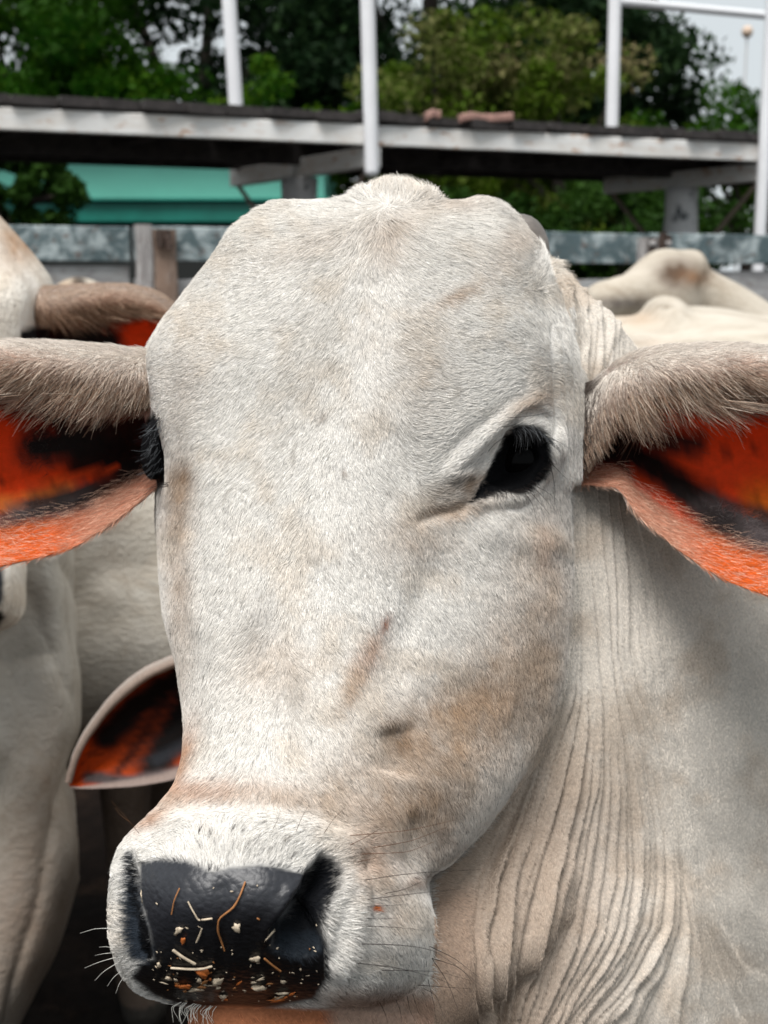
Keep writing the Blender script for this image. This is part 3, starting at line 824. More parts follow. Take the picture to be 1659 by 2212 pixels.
def ear_col(v, u_, v_, outer, side, k=1.0):
    X, Y, D = P(v)
    if side == 'L': pass
    nf = 0.5 + 0.5 * fbm(X / 22, Y / 22, seed=81, o=4)
    c = np.tile(np.array((0.95, 0.075, 0.008)), (len(X), 1))  # backlit red-orange glow painted into the base colour and the orange bands
    def band(pts, w, col, kk=1.0):
        nonlocal c
        dd, _ = seg_dist(X, Y, pts)
        c = lerp(c, col, kk * smooth01(w * 1.35, w * 0.35, dd + (nf - .5) * w * 0.6))
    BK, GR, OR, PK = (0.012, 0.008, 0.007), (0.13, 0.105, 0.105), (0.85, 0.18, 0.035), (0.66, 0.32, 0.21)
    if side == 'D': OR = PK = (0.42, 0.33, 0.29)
    if side == 'D':
        c = np.tile(np.array((0.85, 0.11, 0.012)), (len(X), 1))  # same painted backlit glow in the calf's ear
        band([(230,1590),(330,1495),(420,1450),(560,1430)], 40, BK, 1); band([(430,1440),(390,1560),(335,1650)], 50, BK, 1); band([(252,1670),(300,1600),(360,1510)], 11, BK, .8); c = c * .8
        band([(190,1680),(280,1690),(380,1672),(480,1630)], 16, GR, 1); band([(335,1640),(400,1610)], 16, (0.03,0.035,0.045), .8)
    elif side == 'R':
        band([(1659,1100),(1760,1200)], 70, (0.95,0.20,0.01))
        band([(1320,960),(1400,960),(1500,1000),(1660,860),(1700,850)], 42, BK, .0)
        band([(1225,985),(1345,975)], 44, BK, .97)
        band([(1440,830),(1560,860),(1680,850)], 48, BK, .95); band([(1360,930),(1430,950),(1500,960)], 34, BK, .95)
        band([(1330,962),(1420,1010),(1500,1075),(1580,1110),(1670,1140)], 40, BK, 1)
        band([(1540,1125),(1620,1170),(1720,1200)], 58, GR, 1); band([(1520,1115),(1570,1130)], 30, BK, .8)
    else:
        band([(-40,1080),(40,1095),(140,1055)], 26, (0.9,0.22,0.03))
        band([(330,930),(200,920),(100,870),(0,840)], 52, BK, .97)
        band([(330,985),(240,980),(150,955),(80,960)], 54, BK, 1)
        band([(350,1003),(250,1004),(170,998)], 32, BK, .95)
        band([(330,1020),(230,1060),(130,1095),(60,1110)], 30, BK, .95)
        band([(190,1092),(60,1130),(-40,1160)], 46, GR, 1); band([(230,1050),(150,1072),(80,1085)], 22, BK, .8)
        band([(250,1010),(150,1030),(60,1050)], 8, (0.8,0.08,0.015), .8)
    sp = smooth01(.72, .8, 0.5 + .5 * noise(X / 11, Y / 11, seed=83)); c = lerp(c, BK, .5 * sp * (nf > .5))
    # rims and outer side
    rim = smooth01(.84, .89, v_ + .02 * (nf - .5) - (.06 if side == 'D' else 0))
    along = np.abs(X - (1300 if side == 'R' else 350)) / 350
    rc = np.where((along < .45)[:, None], np.array(PK), np.array(OR)); rc = np.array(PK) + (np.array(OR) - np.array(PK)) * smooth01(.35, .75, along)[:, None]
    c = np.where((outer < .5)[:, None], c + (rc - c) * rim[:, None], c)
    oc = np.tile(np.array((0.46, 0.36, 0.30)), (len(X), 1))
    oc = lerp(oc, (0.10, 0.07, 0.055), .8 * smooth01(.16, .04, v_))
    oc = lerp(oc, (0.60, 0.54, 0.48), smooth01(.20, .34, v_))
    oc = lerp(oc, (0.50, 0.24, 0.14), .5 * smooth01(.45, .9, along) * smooth01(.35, .1, v_))
    oc = lerp(oc, (0.60, 0.50, 0.44), smooth01(.8, .9, v_))
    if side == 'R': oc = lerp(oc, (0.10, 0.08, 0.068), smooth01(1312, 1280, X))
    c = np.where((outer > .5)[:, None], oc, c)
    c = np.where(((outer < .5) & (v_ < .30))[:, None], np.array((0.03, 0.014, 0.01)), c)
    return c
BV, BQ, BC, BW, BM = [V], [Q], [ccol * np.where(wet[:, None] > .5, 1, .72)], [wet], [np.zeros(len(Q), int)]
off = len(V)
earhair = []
for side in 'RL':
    v, q, u_, v_, outer = ear_shell(EARS[side], side == 'L')
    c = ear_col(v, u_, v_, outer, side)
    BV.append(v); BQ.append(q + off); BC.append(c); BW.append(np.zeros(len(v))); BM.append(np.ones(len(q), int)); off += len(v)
    nn = vnormals(v, q)
    qu, qv, qo = u_[q].mean(1), v_[q].mean(1), outer[q].mean(1)
    sg = 1 if side == 'R' else -1
    def dirs(X, Y, steep):
        x0 = 1290 if side == 'R' else 350
        al = np.clip(np.abs(X - x0) / 330, 0, 1)
        a_ = np.radians(80 - 50 * al + steep)
        return np.stack([sg * np.cos(a_), np.sin(a_)], 1)
    # long fringe over the lip
    w = (qo > .5) * (qv < .32) * (0.6 + .2 * smooth01(.22, .0, qv)) * smooth01(.06, .12, qu)
    p, n, i = sample(v, q, nn, w, 9500)
    X, Y, D = P(p); ql = qv[i]
    L = (0.009 + 0.054 * smooth01(.20, .02, ql) * smooth01(.10, .40, qu[i])) * (0.45 + 0.75 * RNG.random(len(p)))
    dr = dirs(X, Y, 12 * fbm(X / 16, Y / 16, seed=91))
    pt, r = strands(p, n, dr, L, lift=0.16, k=6, rad=1.9e-4, jit=0.10, curl=0.10 * sg, sag=0.12)
    base = np.where(RNG.random((len(p), 1)) < .5, np.array((0.50, 0.37, 0.28)), np.array((0.30, 0.19, 0.13)))
    base = np.where(RNG.random((len(p), 1)) < .22, np.array((0.75, 0.62, 0.50)), base)
    base = base * np.where(RNG.random(len(p)) < .3, 1.25, 0.60 + .5 * smooth01(.02, .2, ql))[:, None]
    top = smooth01(.17, .28, ql)[:, None]
    base = base * (1 - top) + np.array((0.74, 0.68, 0.61)) * top
    earhair.append((pt, r, base * (0.7 + .6 * RNG.random((len(p), 1)))))
    # short coat of the outside, top and rim
    for wsel, num, LL, lift, kcol in (((qo > .5) * (qv > .14) * (qv < .5), 9000, .008, .25, None), ((qv > .84) * 1.0, 15000, .0075, .30, 'rim'),
                                      ((qo < .5) * (qv > .55) * (qv < .86) * smooth01(.42, .6, qu), 7000, .005, .5, 'in')):
        p, n, i = sample(v, q, nn, wsel.astype(float), num)
        X, Y, D = P(p)
        L = LL * (0.6 + .7 * RNG.random(len(p)))
        dr = dirs(X, Y, -25 + 20 * fbm(X / 20, Y / 20, seed=92))
        if kcol == 'in': dr = dr + RNG.normal(0, .7, dr.shape)
        cc = c[q[i, 0]]
        if kcol == 'in':
            keep = cc.max(1) < .3; p, n, dr, L, cc, X = p[keep], n[keep], dr[keep], L[keep], cc[keep], X[keep]
            cc = cc * 1.3 + .02
        if kcol == 'rim': cc = np.where(RNG.random((len(p), 1)) < .25, np.array((.80, .52, .38)), cc * .9)
        pt, r = strands(p, n, dr, L, lift=lift, k=4, rad=1.5e-4, jit=.35)
        pt = np.concatenate([pt, pt[:, -1:] + (pt[:, -1:] - pt[:, -2:-1]) * .3, pt[:, -1:] + (pt[:, -1:] - pt[:, -2:-1]) * .5], 1)
        r = np.concatenate([r, r[:, -1:] * .8, r[:, -1:] * .5], 1)
        earhair.append((pt, r, cc * (0.7 + .65 * RNG.random((len(p), 1)))))

bt = vb.shape[0]
BV.append(vb); BQ.append(qb + off); BC.append(np.tile((0.5, 0.47, 0.42), (bt, 1))); BW.append(np.zeros(bt)); BM.append(np.zeros(len(qb), int))
me = mesh_np('body', np.concatenate(BV), np.concatenate(BQ).astype(np.int32))
me.materials.append(SKIN); me.materials.append(EAR)
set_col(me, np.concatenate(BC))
at = me.attributes.new('wet', 'FLOAT', 'POINT'); at.data.foreach_set('value', np.concatenate(BW).astype(np.float32))
me.polygons.foreach_set('material_index', np.concatenate(BM).astype(np.int32))
link('body', me, None, cow)
EH = [np.concatenate([e[k] for e in earhair]) for k in range(3)]
hair('ear_hair', *EH, HAIR, cow)

# ------------------------------------------------------------------ short coat
NFUR = 500000
qc = V[Q].mean(1); qx, qy, qd = P(qc)
qn = N[Q[:, 0]]
vd = (qc - CAM) / np.linalg.norm(qc - CAM, axis=1)[:, None]
fac = -(vd * qn).sum(1)
w = smooth01(-0.45, -0.2, fac) * (qx > -60) * (qx < 1850) * (qy > 330) * (qy < 2330) * np.where(qd > .93, .5, 1) / np.maximum(qd, .5)**2
w = w * (wet[Q[:, 0]] < .5)
sde = poly_sd(qx, qy, EYE_R_OPEN); w = w * np.where((sde < 2) & (qd < .93), 0, 1)
w = w * np.where((poly_sd(qx, qy, NOS_R) < -8), .15, 1) * np.where((qy > 2168) & (qx < 900), .1, 1)
p, n, i = sample(V, Q, N, w, NFUR)
X, Y, D = P(p)
nk = is_neck(X, Y, D)
dr = flow(X, Y)
a_ = 0.5 * fbm(X / 40, Y / 40, seed=101) + 0.35 * fbm(X / 10, Y / 10, seed=102, o=2)
dr = np.stack([dr[:, 0] * np.cos(a_) - dr[:, 1] * np.sin(a_), dr[:, 0] * np.sin(a_) + dr[:, 1] * np.cos(a_)], 1)
L = np.where(nk, .0022, .0043) - .0012 * np.exp(-((X - 1110) / 130)**2 - ((Y - 1000) / 140)**2) * (~nk)
L = L + .0065 * np.exp(-((X - 850) / 130)**2 - ((Y - 400) / 110)**2) * (~nk) + .003 * smooth01(620, 450, Y) + .009 * np.exp(-((X - 1195) / 45)**2 - ((Y - 560) / 70)**2)
L = np.where((Y > 1780) & ~nk, .0042, L)
L = L * (0.55 + .8 * RNG.random(len(p))) * (1 + .35 * fbm(X / 30, Y / 30, seed=103))
c, _w = coat_colour(X, Y, D, nk)
br = 1 + .09 * RNG.normal(0, 1, (len(p), 1)) + .10 * fbm(X / 10, Y / 10, seed=104, o=2)[:, None]
br = np.where(RNG.random((len(p), 1)) < .06, br * .4, br)
lift = np.where(nk, .14, .23)[:, None]
pt, r = strands(p, n, dr, L, lift=lift, k=4, rad=1.4e-4, jit=.10)
hair('coat', pt, r, np.clip(c * br * 1.03, 0, .95), HAIR, cow)

# ------------------------------------------------------------------ eyes, horn, lashes, whiskers
def eye_part(px_, py_, d_, r_):
    g = Geo(); add_ell(g, W(px_, py_, d_), (r_, r_, r_), n=40)
    o = link('eye', mesh_np('eye', g.verts(), g.f), EYE, cow)
    return o
eye_part(1122, 994, .8465, .0265)
eye_part(357, 976, .868, .0172)
g = Geo(); add_tube(g, [W(1085,497,.93), W(1128,497,.93), W(1154,526,.932), W(1163,575,.935)], [.012,.0115,.0105,.009], 28)
link('horn', mesh_np('horn', g.verts(), g.f), HORN, cow)

FV = np.where((fac > 0) & (qd < 1.3))[0]
def surf(x, y):
    """the visible skin point at (x, y) and its normal"""
    dd = (qx[FV] - x)**2 + (qy[FV] - y)**2
    k = np.argsort(dd)[:12]; k = k[np.argmin(qd[FV[k]])]
    return qc[FV[k]], qn[FV[k]], qd[FV[k]]
def long_hairs(name, items, parent, k=10):
    """items: (polyline in photo units, lift towards the viewer, radius, colour)"""
    PT, RR, CC = [], [], []
    for pl, lf, rd, col in items:
        s0, n0, d0 = surf(*pl[0])
        pl = np.array(pl, float); t = np.linspace(0, 1, len(pl)); q = np.linspace(0, 1, k)
        xy = pchip(t, pl, q) if len(pl) > 2 else np.stack([np.interp(q, t, pl[:, 0]), np.interp(q, t, pl[:, 1])], 1)
        PT.append(W(xy[:, 0], xy[:, 1], d0 - 0.0005 - lf * q)); RR.append(rd * np.linspace(1, .3, k)); CC.append(col)
    hair(name, np.stack(PT), np.stack(RR), np.array(CC, float), HAIR, parent)
DK, PL, BR = (0.02, 0.016, 0.014), (0.7, 0.68, 0.62), (0.10, 0.045, 0.02)
wh = [([(756,1805),(870,1795),(985,1771)],.03,1.8e-4,BR),([(756,1826),(800,1803),(829,1784)],.02,1.6e-4,BR),([(806,1831),(880,1818),(965,1787)],.03,1.8e-4,BR),
 ([(782,1845),(870,1841),(939,1818)],.03,1.8e-4,BR),([(772,1862),(800,1856),(819,1852)],.02,1.5e-4,BR),([(788,1901),(900,1886),(1040,1878)],.04,1.8e-4,DK),
 ([(832,1930),(870,1922),(912,1904)],.02,1.6e-4,DK),([(793,1943),(900,1930),(1006,1919)],.03,1.7e-4,DK),([(793,1958),(840,1956),(881,1953)],.02,1.5e-4,DK),
 ([(793,1984),(830,1985),(866,1982)],.02,1.5e-4,DK),([(782,2000),(850,2003),(918,2010)],.02,1.7e-4,DK),([(782,2039),(850,2041),(923,2050),(990,2090),(1036,2128)],.05,2e-4,DK),
 ([(928,2044),(980,2070),(1035,2112)],.03,2e-4,DK),([(933,2070),(990,2090),(1027,2128)],.03,1.9e-4,DK),([(933,2070),(965,2120),(991,2185)],.03,2e-4,DK),
 ([(925,2117),(935,2160),(944,2212)],.03,1.8e-4,DK),([(902,2128),(960,2132),(1016,2136)],.03,1.7e-4,DK),([(892,2148),(900,2175),(907,2196)],.02,1.6e-4,DK),
 ([(880,2152),(885,2180),(897,2205)],.02,1.6e-4,DK),([(824,2096),(930,2098),(1016,2118)],.04,1.7e-4,DK),([(770,2080),(850,2090),(960,2120),(1000,2150)],.05,1.7e-4,DK),
 ([(700,1800),(720,1770),(745,1745)],.02,1.5e-4,BR),([(640,1795),(655,1760),(668,1738)],.02,1.4e-4,BR),([(590,1790),(600,1770),(606,1750)],.02,1.3e-4,BR),
 ([(855,2160),(865,2185),(868,2212)],.02,1.5e-4,DK),([(820,2165),(832,2190),(838,2212)],.02,1.4e-4,DK),([(915,2135),(940,2150),(960,2200)],.02,1.5e-4,DK)]
wl = [([(244,2005),(210,2006),(173,2016)],0,1.4e-4,PL),([(246,2048),(228,2045),(214,2046)],0,1.2e-4,PL),([(247,2058),(225,2060),(206,2064)],0,1.2e-4,PL),
 ([(250,2068),(215,2078),(183,2091)],0,1.4e-4,PL),([(254,2080),(225,2098),(205,2118)],0,1.4e-4,PL),([(261,2098),(245,2112),(232,2130)],0,1.3e-4,PL),([(268,2110),(258,2125),(250,2146)],0,1.3e-4,PL),
 ([(280,1775),(262,1762),(248,1745)],0,1.2e-4,BR),([(300,1800),(280,1775),(240,1730)],.01,1.2e-4,BR),([(400,2166),(388,2190),(392,2212)],.01,2.6e-4,PL),([(425,2172),(418,2190),(426,2206)],.01,2.6e-4,PL)]
for t in range(26):
    a_ = RNG.uniform(0, 1); x = 392 + 70 * a_ + RNG.normal(0, 4); y = 2164 + 10 * a_
    wl.append(([(x, y), (x - 8 - RNG.uniform(0, 14), y + 14), (x - 10 + RNG.normal(0, 8), y + 24 + RNG.uniform(0, 22))], .005, 1.6e-4, PL))
long_hairs('whiskers', wh + wl, cow)
la = []
for t in np.linspace(0, 1, 90):                      # upper lid, hanging over the eyeball
    x = 1106 + 78 * t + RNG.normal(0, 2); y = 930 - 8 * math.sin(math.pi * t) + 45 * max(0, t - .55) + RNG.normal(0, 3)
    l = RNG.uniform(22, 52); aa = math.radians(78 - 42 * t + RNG.normal(0, 10))
    c = (0.09, 0.095, 0.10) if RNG.random() < .3 else (0.012, 0.012, 0.013)
    la.append(([(x, y), (x + l * .5 * math.cos(aa - .3), y + l * .5 * math.sin(aa - .1)), (x + l * math.cos(aa), y + l * math.sin(aa))], .006, 1.7e-4, c))
for t in np.linspace(0, 1, 70):                      # lower lid and corners
    x = 1186 - 140 * t; y = 1000 + 62 * math.sin(min(1, t * 1.6) * math.pi / 2) + RNG.normal(0, 3); l = RNG.uniform(8, 24)
    aa = math.radians(10 + 95 * t + RNG.normal(0, 18))
    la.append(([(x, y), (x + l * .5 * math.cos(aa - .3), y + l * .5 * math.sin(aa)), (x + l * math.cos(aa), y + l * math.sin(aa))], .003, 1.5e-4, DK))
for pl in ([(1188,1000),(1205,1015),(1218,1030)],[(1188,1002),(1196,1040),(1198,1090)],[(1150,1052),(1172,1072),(1192,1098)],[(1142,1058),(1165,1085),(1188,1112)],
           [(1155,1048),(1180,1062),(1204,1080)],[(1186,990),(1200,1010),(1225,1035)],[(1190,1005),(1199,1060),(1196,1110)],[(1096,903),(1150,898),(1197,888)],
           [(1088,923),(1108,918),(1130,908)],[(1180,800),(1200,806),(1228,812)],[(1055,975),(1070,958),(1090,944)],[(1130,1060),(1150,1090),(1160,1130)]):
    la.append((pl, .008, 1.7e-4, DK))
for t in range(170):                                  # far eye
    y = RNG.uniform(900, 1015); x = 320 + 10 * abs((y - 955) / 50)**2 + RNG.uniform(0, 26); l = RNG.uniform(16, 44)
    aa = math.radians(125 + RNG.normal(0, 16)); c = (0.15, 0.16, 0.17) if RNG.random() < .25 else (0.01, 0.01, 0.012)
    la.append(([(x, y), (x + l * .5 * math.cos(aa), y + l * .5 * math.sin(aa)), (x + l * math.cos(aa + .2), y + l * math.sin(aa + .2))], .004, 1.6e-4, c))
for q_ in ([(364,1046),(335,1050),(310,1064)],[(364,1048),(332,1056),(303,1075)],[(362,1044),(325,1056),(302,1100)],[(364,1050),(340,1056),(322,1064)],[(366,1042),(345,1044),(318,1056)]):
    la.append((q_, .004, 1.8e-4, DK))
long_hairs('eyelashes', la, cow)
for o_ in [o_ for o_ in bpy.data.objects if o_.name.startswith('eye') and not o_.name.startswith('eyel')]: pass

# ------------------------------------------------------------------ straw and feed crumbs on the nose
def emat(name, col): return simple(name, col, 0.6, 300, 0.7, 1.3)
M_STRAW, M_PALE, M_ORANGE = emat('straw', (0.36, 0.15, 0.05)), emat('feed_pale', (0.60, 0.49, 0.36)), emat('feed_orange', (0.55, 0.15, 0.03))
def on_nose(x, y, lift=0.0012):
    k = FVI[np.argsort((VX[FVI] - x)**2 + (VY[FVI] - y)**2)[:6]]
    return V[k].mean(0) + N[k].mean(0) * lift, N[k].mean(0)
VX, VY, VD = P(V)
FVI = np.where((-((V - CAM) * N).sum(1) > 0) & (VD < .72) & (VY > 1700))[0]
def straw(name, pl, r, mat, label, flat=1.0):
    pts = np.array([on_nose(x, y)[0] for x, y in pl])
    g = Geo(); add_tube(g, pts, [(r * (0.42 + .3 * random.random()), r * .6 * flat) for _ in pts], 8, side=RT, sub=4)
    o = link(name, mesh_np(name, g.verts(), g.f), mat)
    tag(o, label, 'straw', 'bits of straw and feed stuck on the nose')
straw('straw', [(530,1908),(520,1935),(505,1958),(472,1984),(470,2005),(478,2030),(487,2048)], .0009, M_STRAW, 'longest bent orange straw running down the middle of the wet black nose')
straw('straw', [(391,1921),(380,1945),(374,1972)], .0006, M_STRAW, 'thin brown straw upright high on the left of the nose', .7)
straw('straw', [(410,1949),(422,1970),(432,1983),(460,1980)], .0008, M_PALE, 'pale V-shaped straw left of the long orange straw')
straw('straw', [(372,2087),(410,2089),(440,2088),(458,2084)], .0010, M_PALE, 'pale straight straw lying level low on the nose')
straw('straw', [(573,2065),(590,2082),(606,2092)], .0009, M_STRAW, 'short orange straw slanting below the right nostril')
straw('straw', [(437,2003),(430,2020),(425,2033)], .0007, M_PALE, 'short dull straw standing left of the long orange straw', .7)
straw('straw', [(376,2050),(395,2062),(422,2078)], .0018, M_PALE, 'broad flat grey husk slanting over the lower left of the nose', .3)
def chip(x, y, w, h, rot, mat, label, seed):
    if seed < 100: w, h = w * 1.12, h * 1.05
    p, n = on_nose(x, y, 0.0008)
    rr = np.random.default_rng(seed)
    t = RT - (RT @ n) * n; t /= np.linalg.norm(t); b_ = np.cross(n, t)
    t, b_ = t * math.cos(rot) + b_ * math.sin(rot), -t * math.sin(rot) + b_ * math.cos(rot)
    s_ = .61 / FPX
    bm = bmesh.new(); bmesh.ops.create_icosphere(bm, subdivisions=2, radius=1)
    for v in bm.verts:
        c = np.array(v.co); f = 1 + .75 * float(noise(c[0:1] * 2.1 + seed, c[1:2] * 2.1, c[2:3] * 2.1, seed)[0])
        c = c * f + np.array((0, 0.35 * c[0] * c[0] - .1, 0))
        q_ = p + t * c[0] * w * s_ * .5 + b_ * c[1] * h * s_ * .5 + n * c[2] * min(w, h) * s_ * .2
        v.co = q_
    me = bpy.data.meshes.new('feed_crumb'); bm.to_mesh(me); bm.free()
    tag(link('feed_crumb', me, mat), label, 'crumb', 'bits of straw and feed stuck on the nose')
chip(315,1917,12,14,0,M_PALE,'round white crumb at the upper left edge of the nose',1)
chip(310,1934,9,26,.2,M_PALE,'long white flake beside the left nostril',2)
chip(607,1959,17,13,.5,M_PALE,'pale crumb alone near the right nostril',3)
chip(514,2004,15,22,.3,M_PALE,'rounded peach crumb right of the long orange straw',4)
chip(385,2008,10,32,-.6,M_PALE,'long white husk piece above the orange sliver on the left of the nose',5)
chip(397,2030,7,22,-.3,M_ORANGE,'orange sliver below the long white husk',6)
chip(580,2021,30,9,.5,M_PALE,'curled pale husk below the right nostril',7)
chip(345,2083,10,18,-.4,M_PALE,'cream seed low on the left edge of the nose',8)
chip(364,2111,13,13,0,M_PALE,'round cream crumb near the left bottom of the nose',9)
chip(395,2127,24,20,.2,M_ORANGE,'orange crumb on the lower left lip edge',10)
chip(440,2100,22,26,.3,M_ORANGE,'bright orange flake at the centre of the clump on the lower nose',11)
chip(425,2135,48,14,.5,M_PALE,'long tan husk in the clump above the lip',12)
chip(470,2118,18,40,-.5,M_PALE,'tan husk standing right of the orange flake',13)
chip(483,2150,16,26,0,M_PALE,'pale crumb hanging over the lip at its centre',14)
chip(552,2068,16,20,.5,M_PALE,'white notched flake low in the middle of the nose',15)
chip(560,2130,26,22,.2,M_PALE,'white lump of feed above the lip right of centre',16)
chip(611,2118,11,14,.2,M_PALE,'small white flake right of the white lump',17)
chip(600,2158,34,12,.1,M_ORANGE,'flat orange piece on the lip under the right nostril',18)
chip(610,2143,26,9,.1,M_PALE,'flat tan piece just above the flat orange piece',19)
rs = random.Random(5)
for k in range(90):
    x, y = rs.uniform(330, 695), 2160 - 120 * rs.random()**1.5 if k > 7 else rs.uniform(1900, 2010)
    chip(x, y, rs.uniform(3, 9), rs.uniform(1.5, 4), rs.uniform(0, 3), M_PALE if rs.random() < .75 else M_STRAW, 'tiny pale speck of feed stuck to the wet black nose', 100 + k)

for k in range(26):
    cx_, cy_ = ((448, 2112), (560, 2128), (605, 2150), (392, 2118), (478, 2140))[k % 5]
    chip(cx_ + rs.gauss(0, 17), cy_ + rs.gauss(0, 12), rs.uniform(9, 34), rs.uniform(5, 11), rs.uniform(-1, 1.4), (M_PALE, M_ORANGE, M_STRAW)[k % 3], 'small wet shred of husk in the clumps low on the nose', 300 + k)

# ------------------------------------------------------------------ the other cattle
bgskin, nt, b = new_mat('cow_coat_soft')
a = nt.nodes.new('ShaderNodeAttribute'); a.attribute_name = 'col'
n1 = nz(nt, 11, 9, 0.75, None, .5); r1 = ramp(nt, [(0.32, (0.66, 0.60, 0.54)), (0.5, (.95, .93, .90)), (0.7, (1.1, 1.1, 1.1))])
n2 = nz(nt, 160, 4, 0.6)
nt.links.new(n1.outputs[0], r1.inputs[0]); nt.links.new(mul(nt, a.outputs[0], r1.outputs[0]), b.inputs['Base Color'])
b.inputs['Roughness'].default_value = 0.75; b.inputs['Specular IOR Level'].default_value = 0.2
bump(nt, b, n2.outputs[0], 0.7, 0.006, bump(nt, b, n1.outputs[0], 0.12, 0.006))
BG = bgskin

def yaw(a): return np.array([[math.cos(a), -math.sin(a), 0], [math.sin(a), math.cos(a), 0], [0, 0, 1.0]])
def rollv(a):
    """turn in the picture's plane, counter-clockwise"""
    B = np.stack([RT, UP, FW], 1); R = np.array([[math.cos(a), -math.sin(a), 0], [math.sin(a), math.cos(a), 0], [0, 0, 1.0]])
    return B @ R @ B.T
class Place:
    def __init__(s, src, dst, M): s.a, s.b, s.M = np.array(src), np.array(dst), np.array(M); s.I = np.linalg.inv(s.M)
    def fwd(s, v): return (v - s.a) @ s.M.T + s.b
    def inv(s, v): return (v - s.b) @ s.I.T + s.a
MX = np.diag([-1.0, 1, 1])
HEADG = Geo(); head_pieces(HEADG); HV0 = HEADG.verts()
add_tube(HEADG, [W(520, 2222, .694), W(690, 2200, .718), W(870, 2080, .785), W(1040, 1900, .86)], [(.032,.024),(.044,.034),(.055,.048),(.065,.055)], 24, side=RT)
def std_body(g, x, y, ang, h=1.0, head=None, hump=1.0, fat=1.0):
    f = np.array((math.cos(ang), math.sin(ang), 0)); s = np.array((-f[1], f[0], 0)); o = np.array((x, y, 0.0)); z = np.array((0, 0, 1.0))
    q = lambda a, b_, c: o + f * a * h + s * b_ * h + z * c * h
    add_tube(g, [q(-.78,0,1.02), q(-.5,0,1.0), q(0,0,.96), q(.35,0,.98), q(.6,0,1.0)], [(.22*h,.17*h), (.33*h,.28*h*fat), (.37*h,.33*h*fat), (.35*h,.26*h), (.24*h,.17*h)], 32, side=(0,0,1))
    add_ell(g, q(.42,0,1.30), (.13*h, .13*h, .17*h*hump))
    for sx in (-.1, .1): add_ell(g, q(-.62, sx, 1.26), (.09*h,.09*h,.08*h))
    for a_, sg in ((.42,.13), (.42,-.13), (-.62,.14), (-.62,-.14)):
        bend = .0 if a_ > 0 else -.07
        add_tube(g, [q(a_,sg,.85), q(a_+bend*.3,sg,.62), q(a_+bend,sg,.42), q(a_+bend*.6,sg,.14), q(a_+.02,sg,.045)], [(.12*h,.09*h), (.075*h,.06*h), (.05*h,.045*h), (.036*h,.034*h), (.05*h,.045*h)], 14, side=s)
    add_tube(g, [q(-.93,0,1.18), q(-1.0,0,.95), q(-1.0,0,.5)], [.035*h, .022*h, .045*h], 10)
    if head is not None:
        hd = np.array(head); m = (q(.55,0,1.1) + hd) / 2
        add_tube(g, [q(.45,0,1.08), m - z*.02, hd], [(.25*h,.15*h), (.20*h,.12*h), (.13*h,.11*h)], 20)
        add_tube(g, [q(.5,0,.72), (q(.5,0,.7)+hd)/2 - z*.12*h, hd - z*.12*h], [(.10*h,.05*h), (.12*h,.035*h), (.06*h,.04*h)], 14)
BASE = np.array((0.56, 0.53, 0.485))
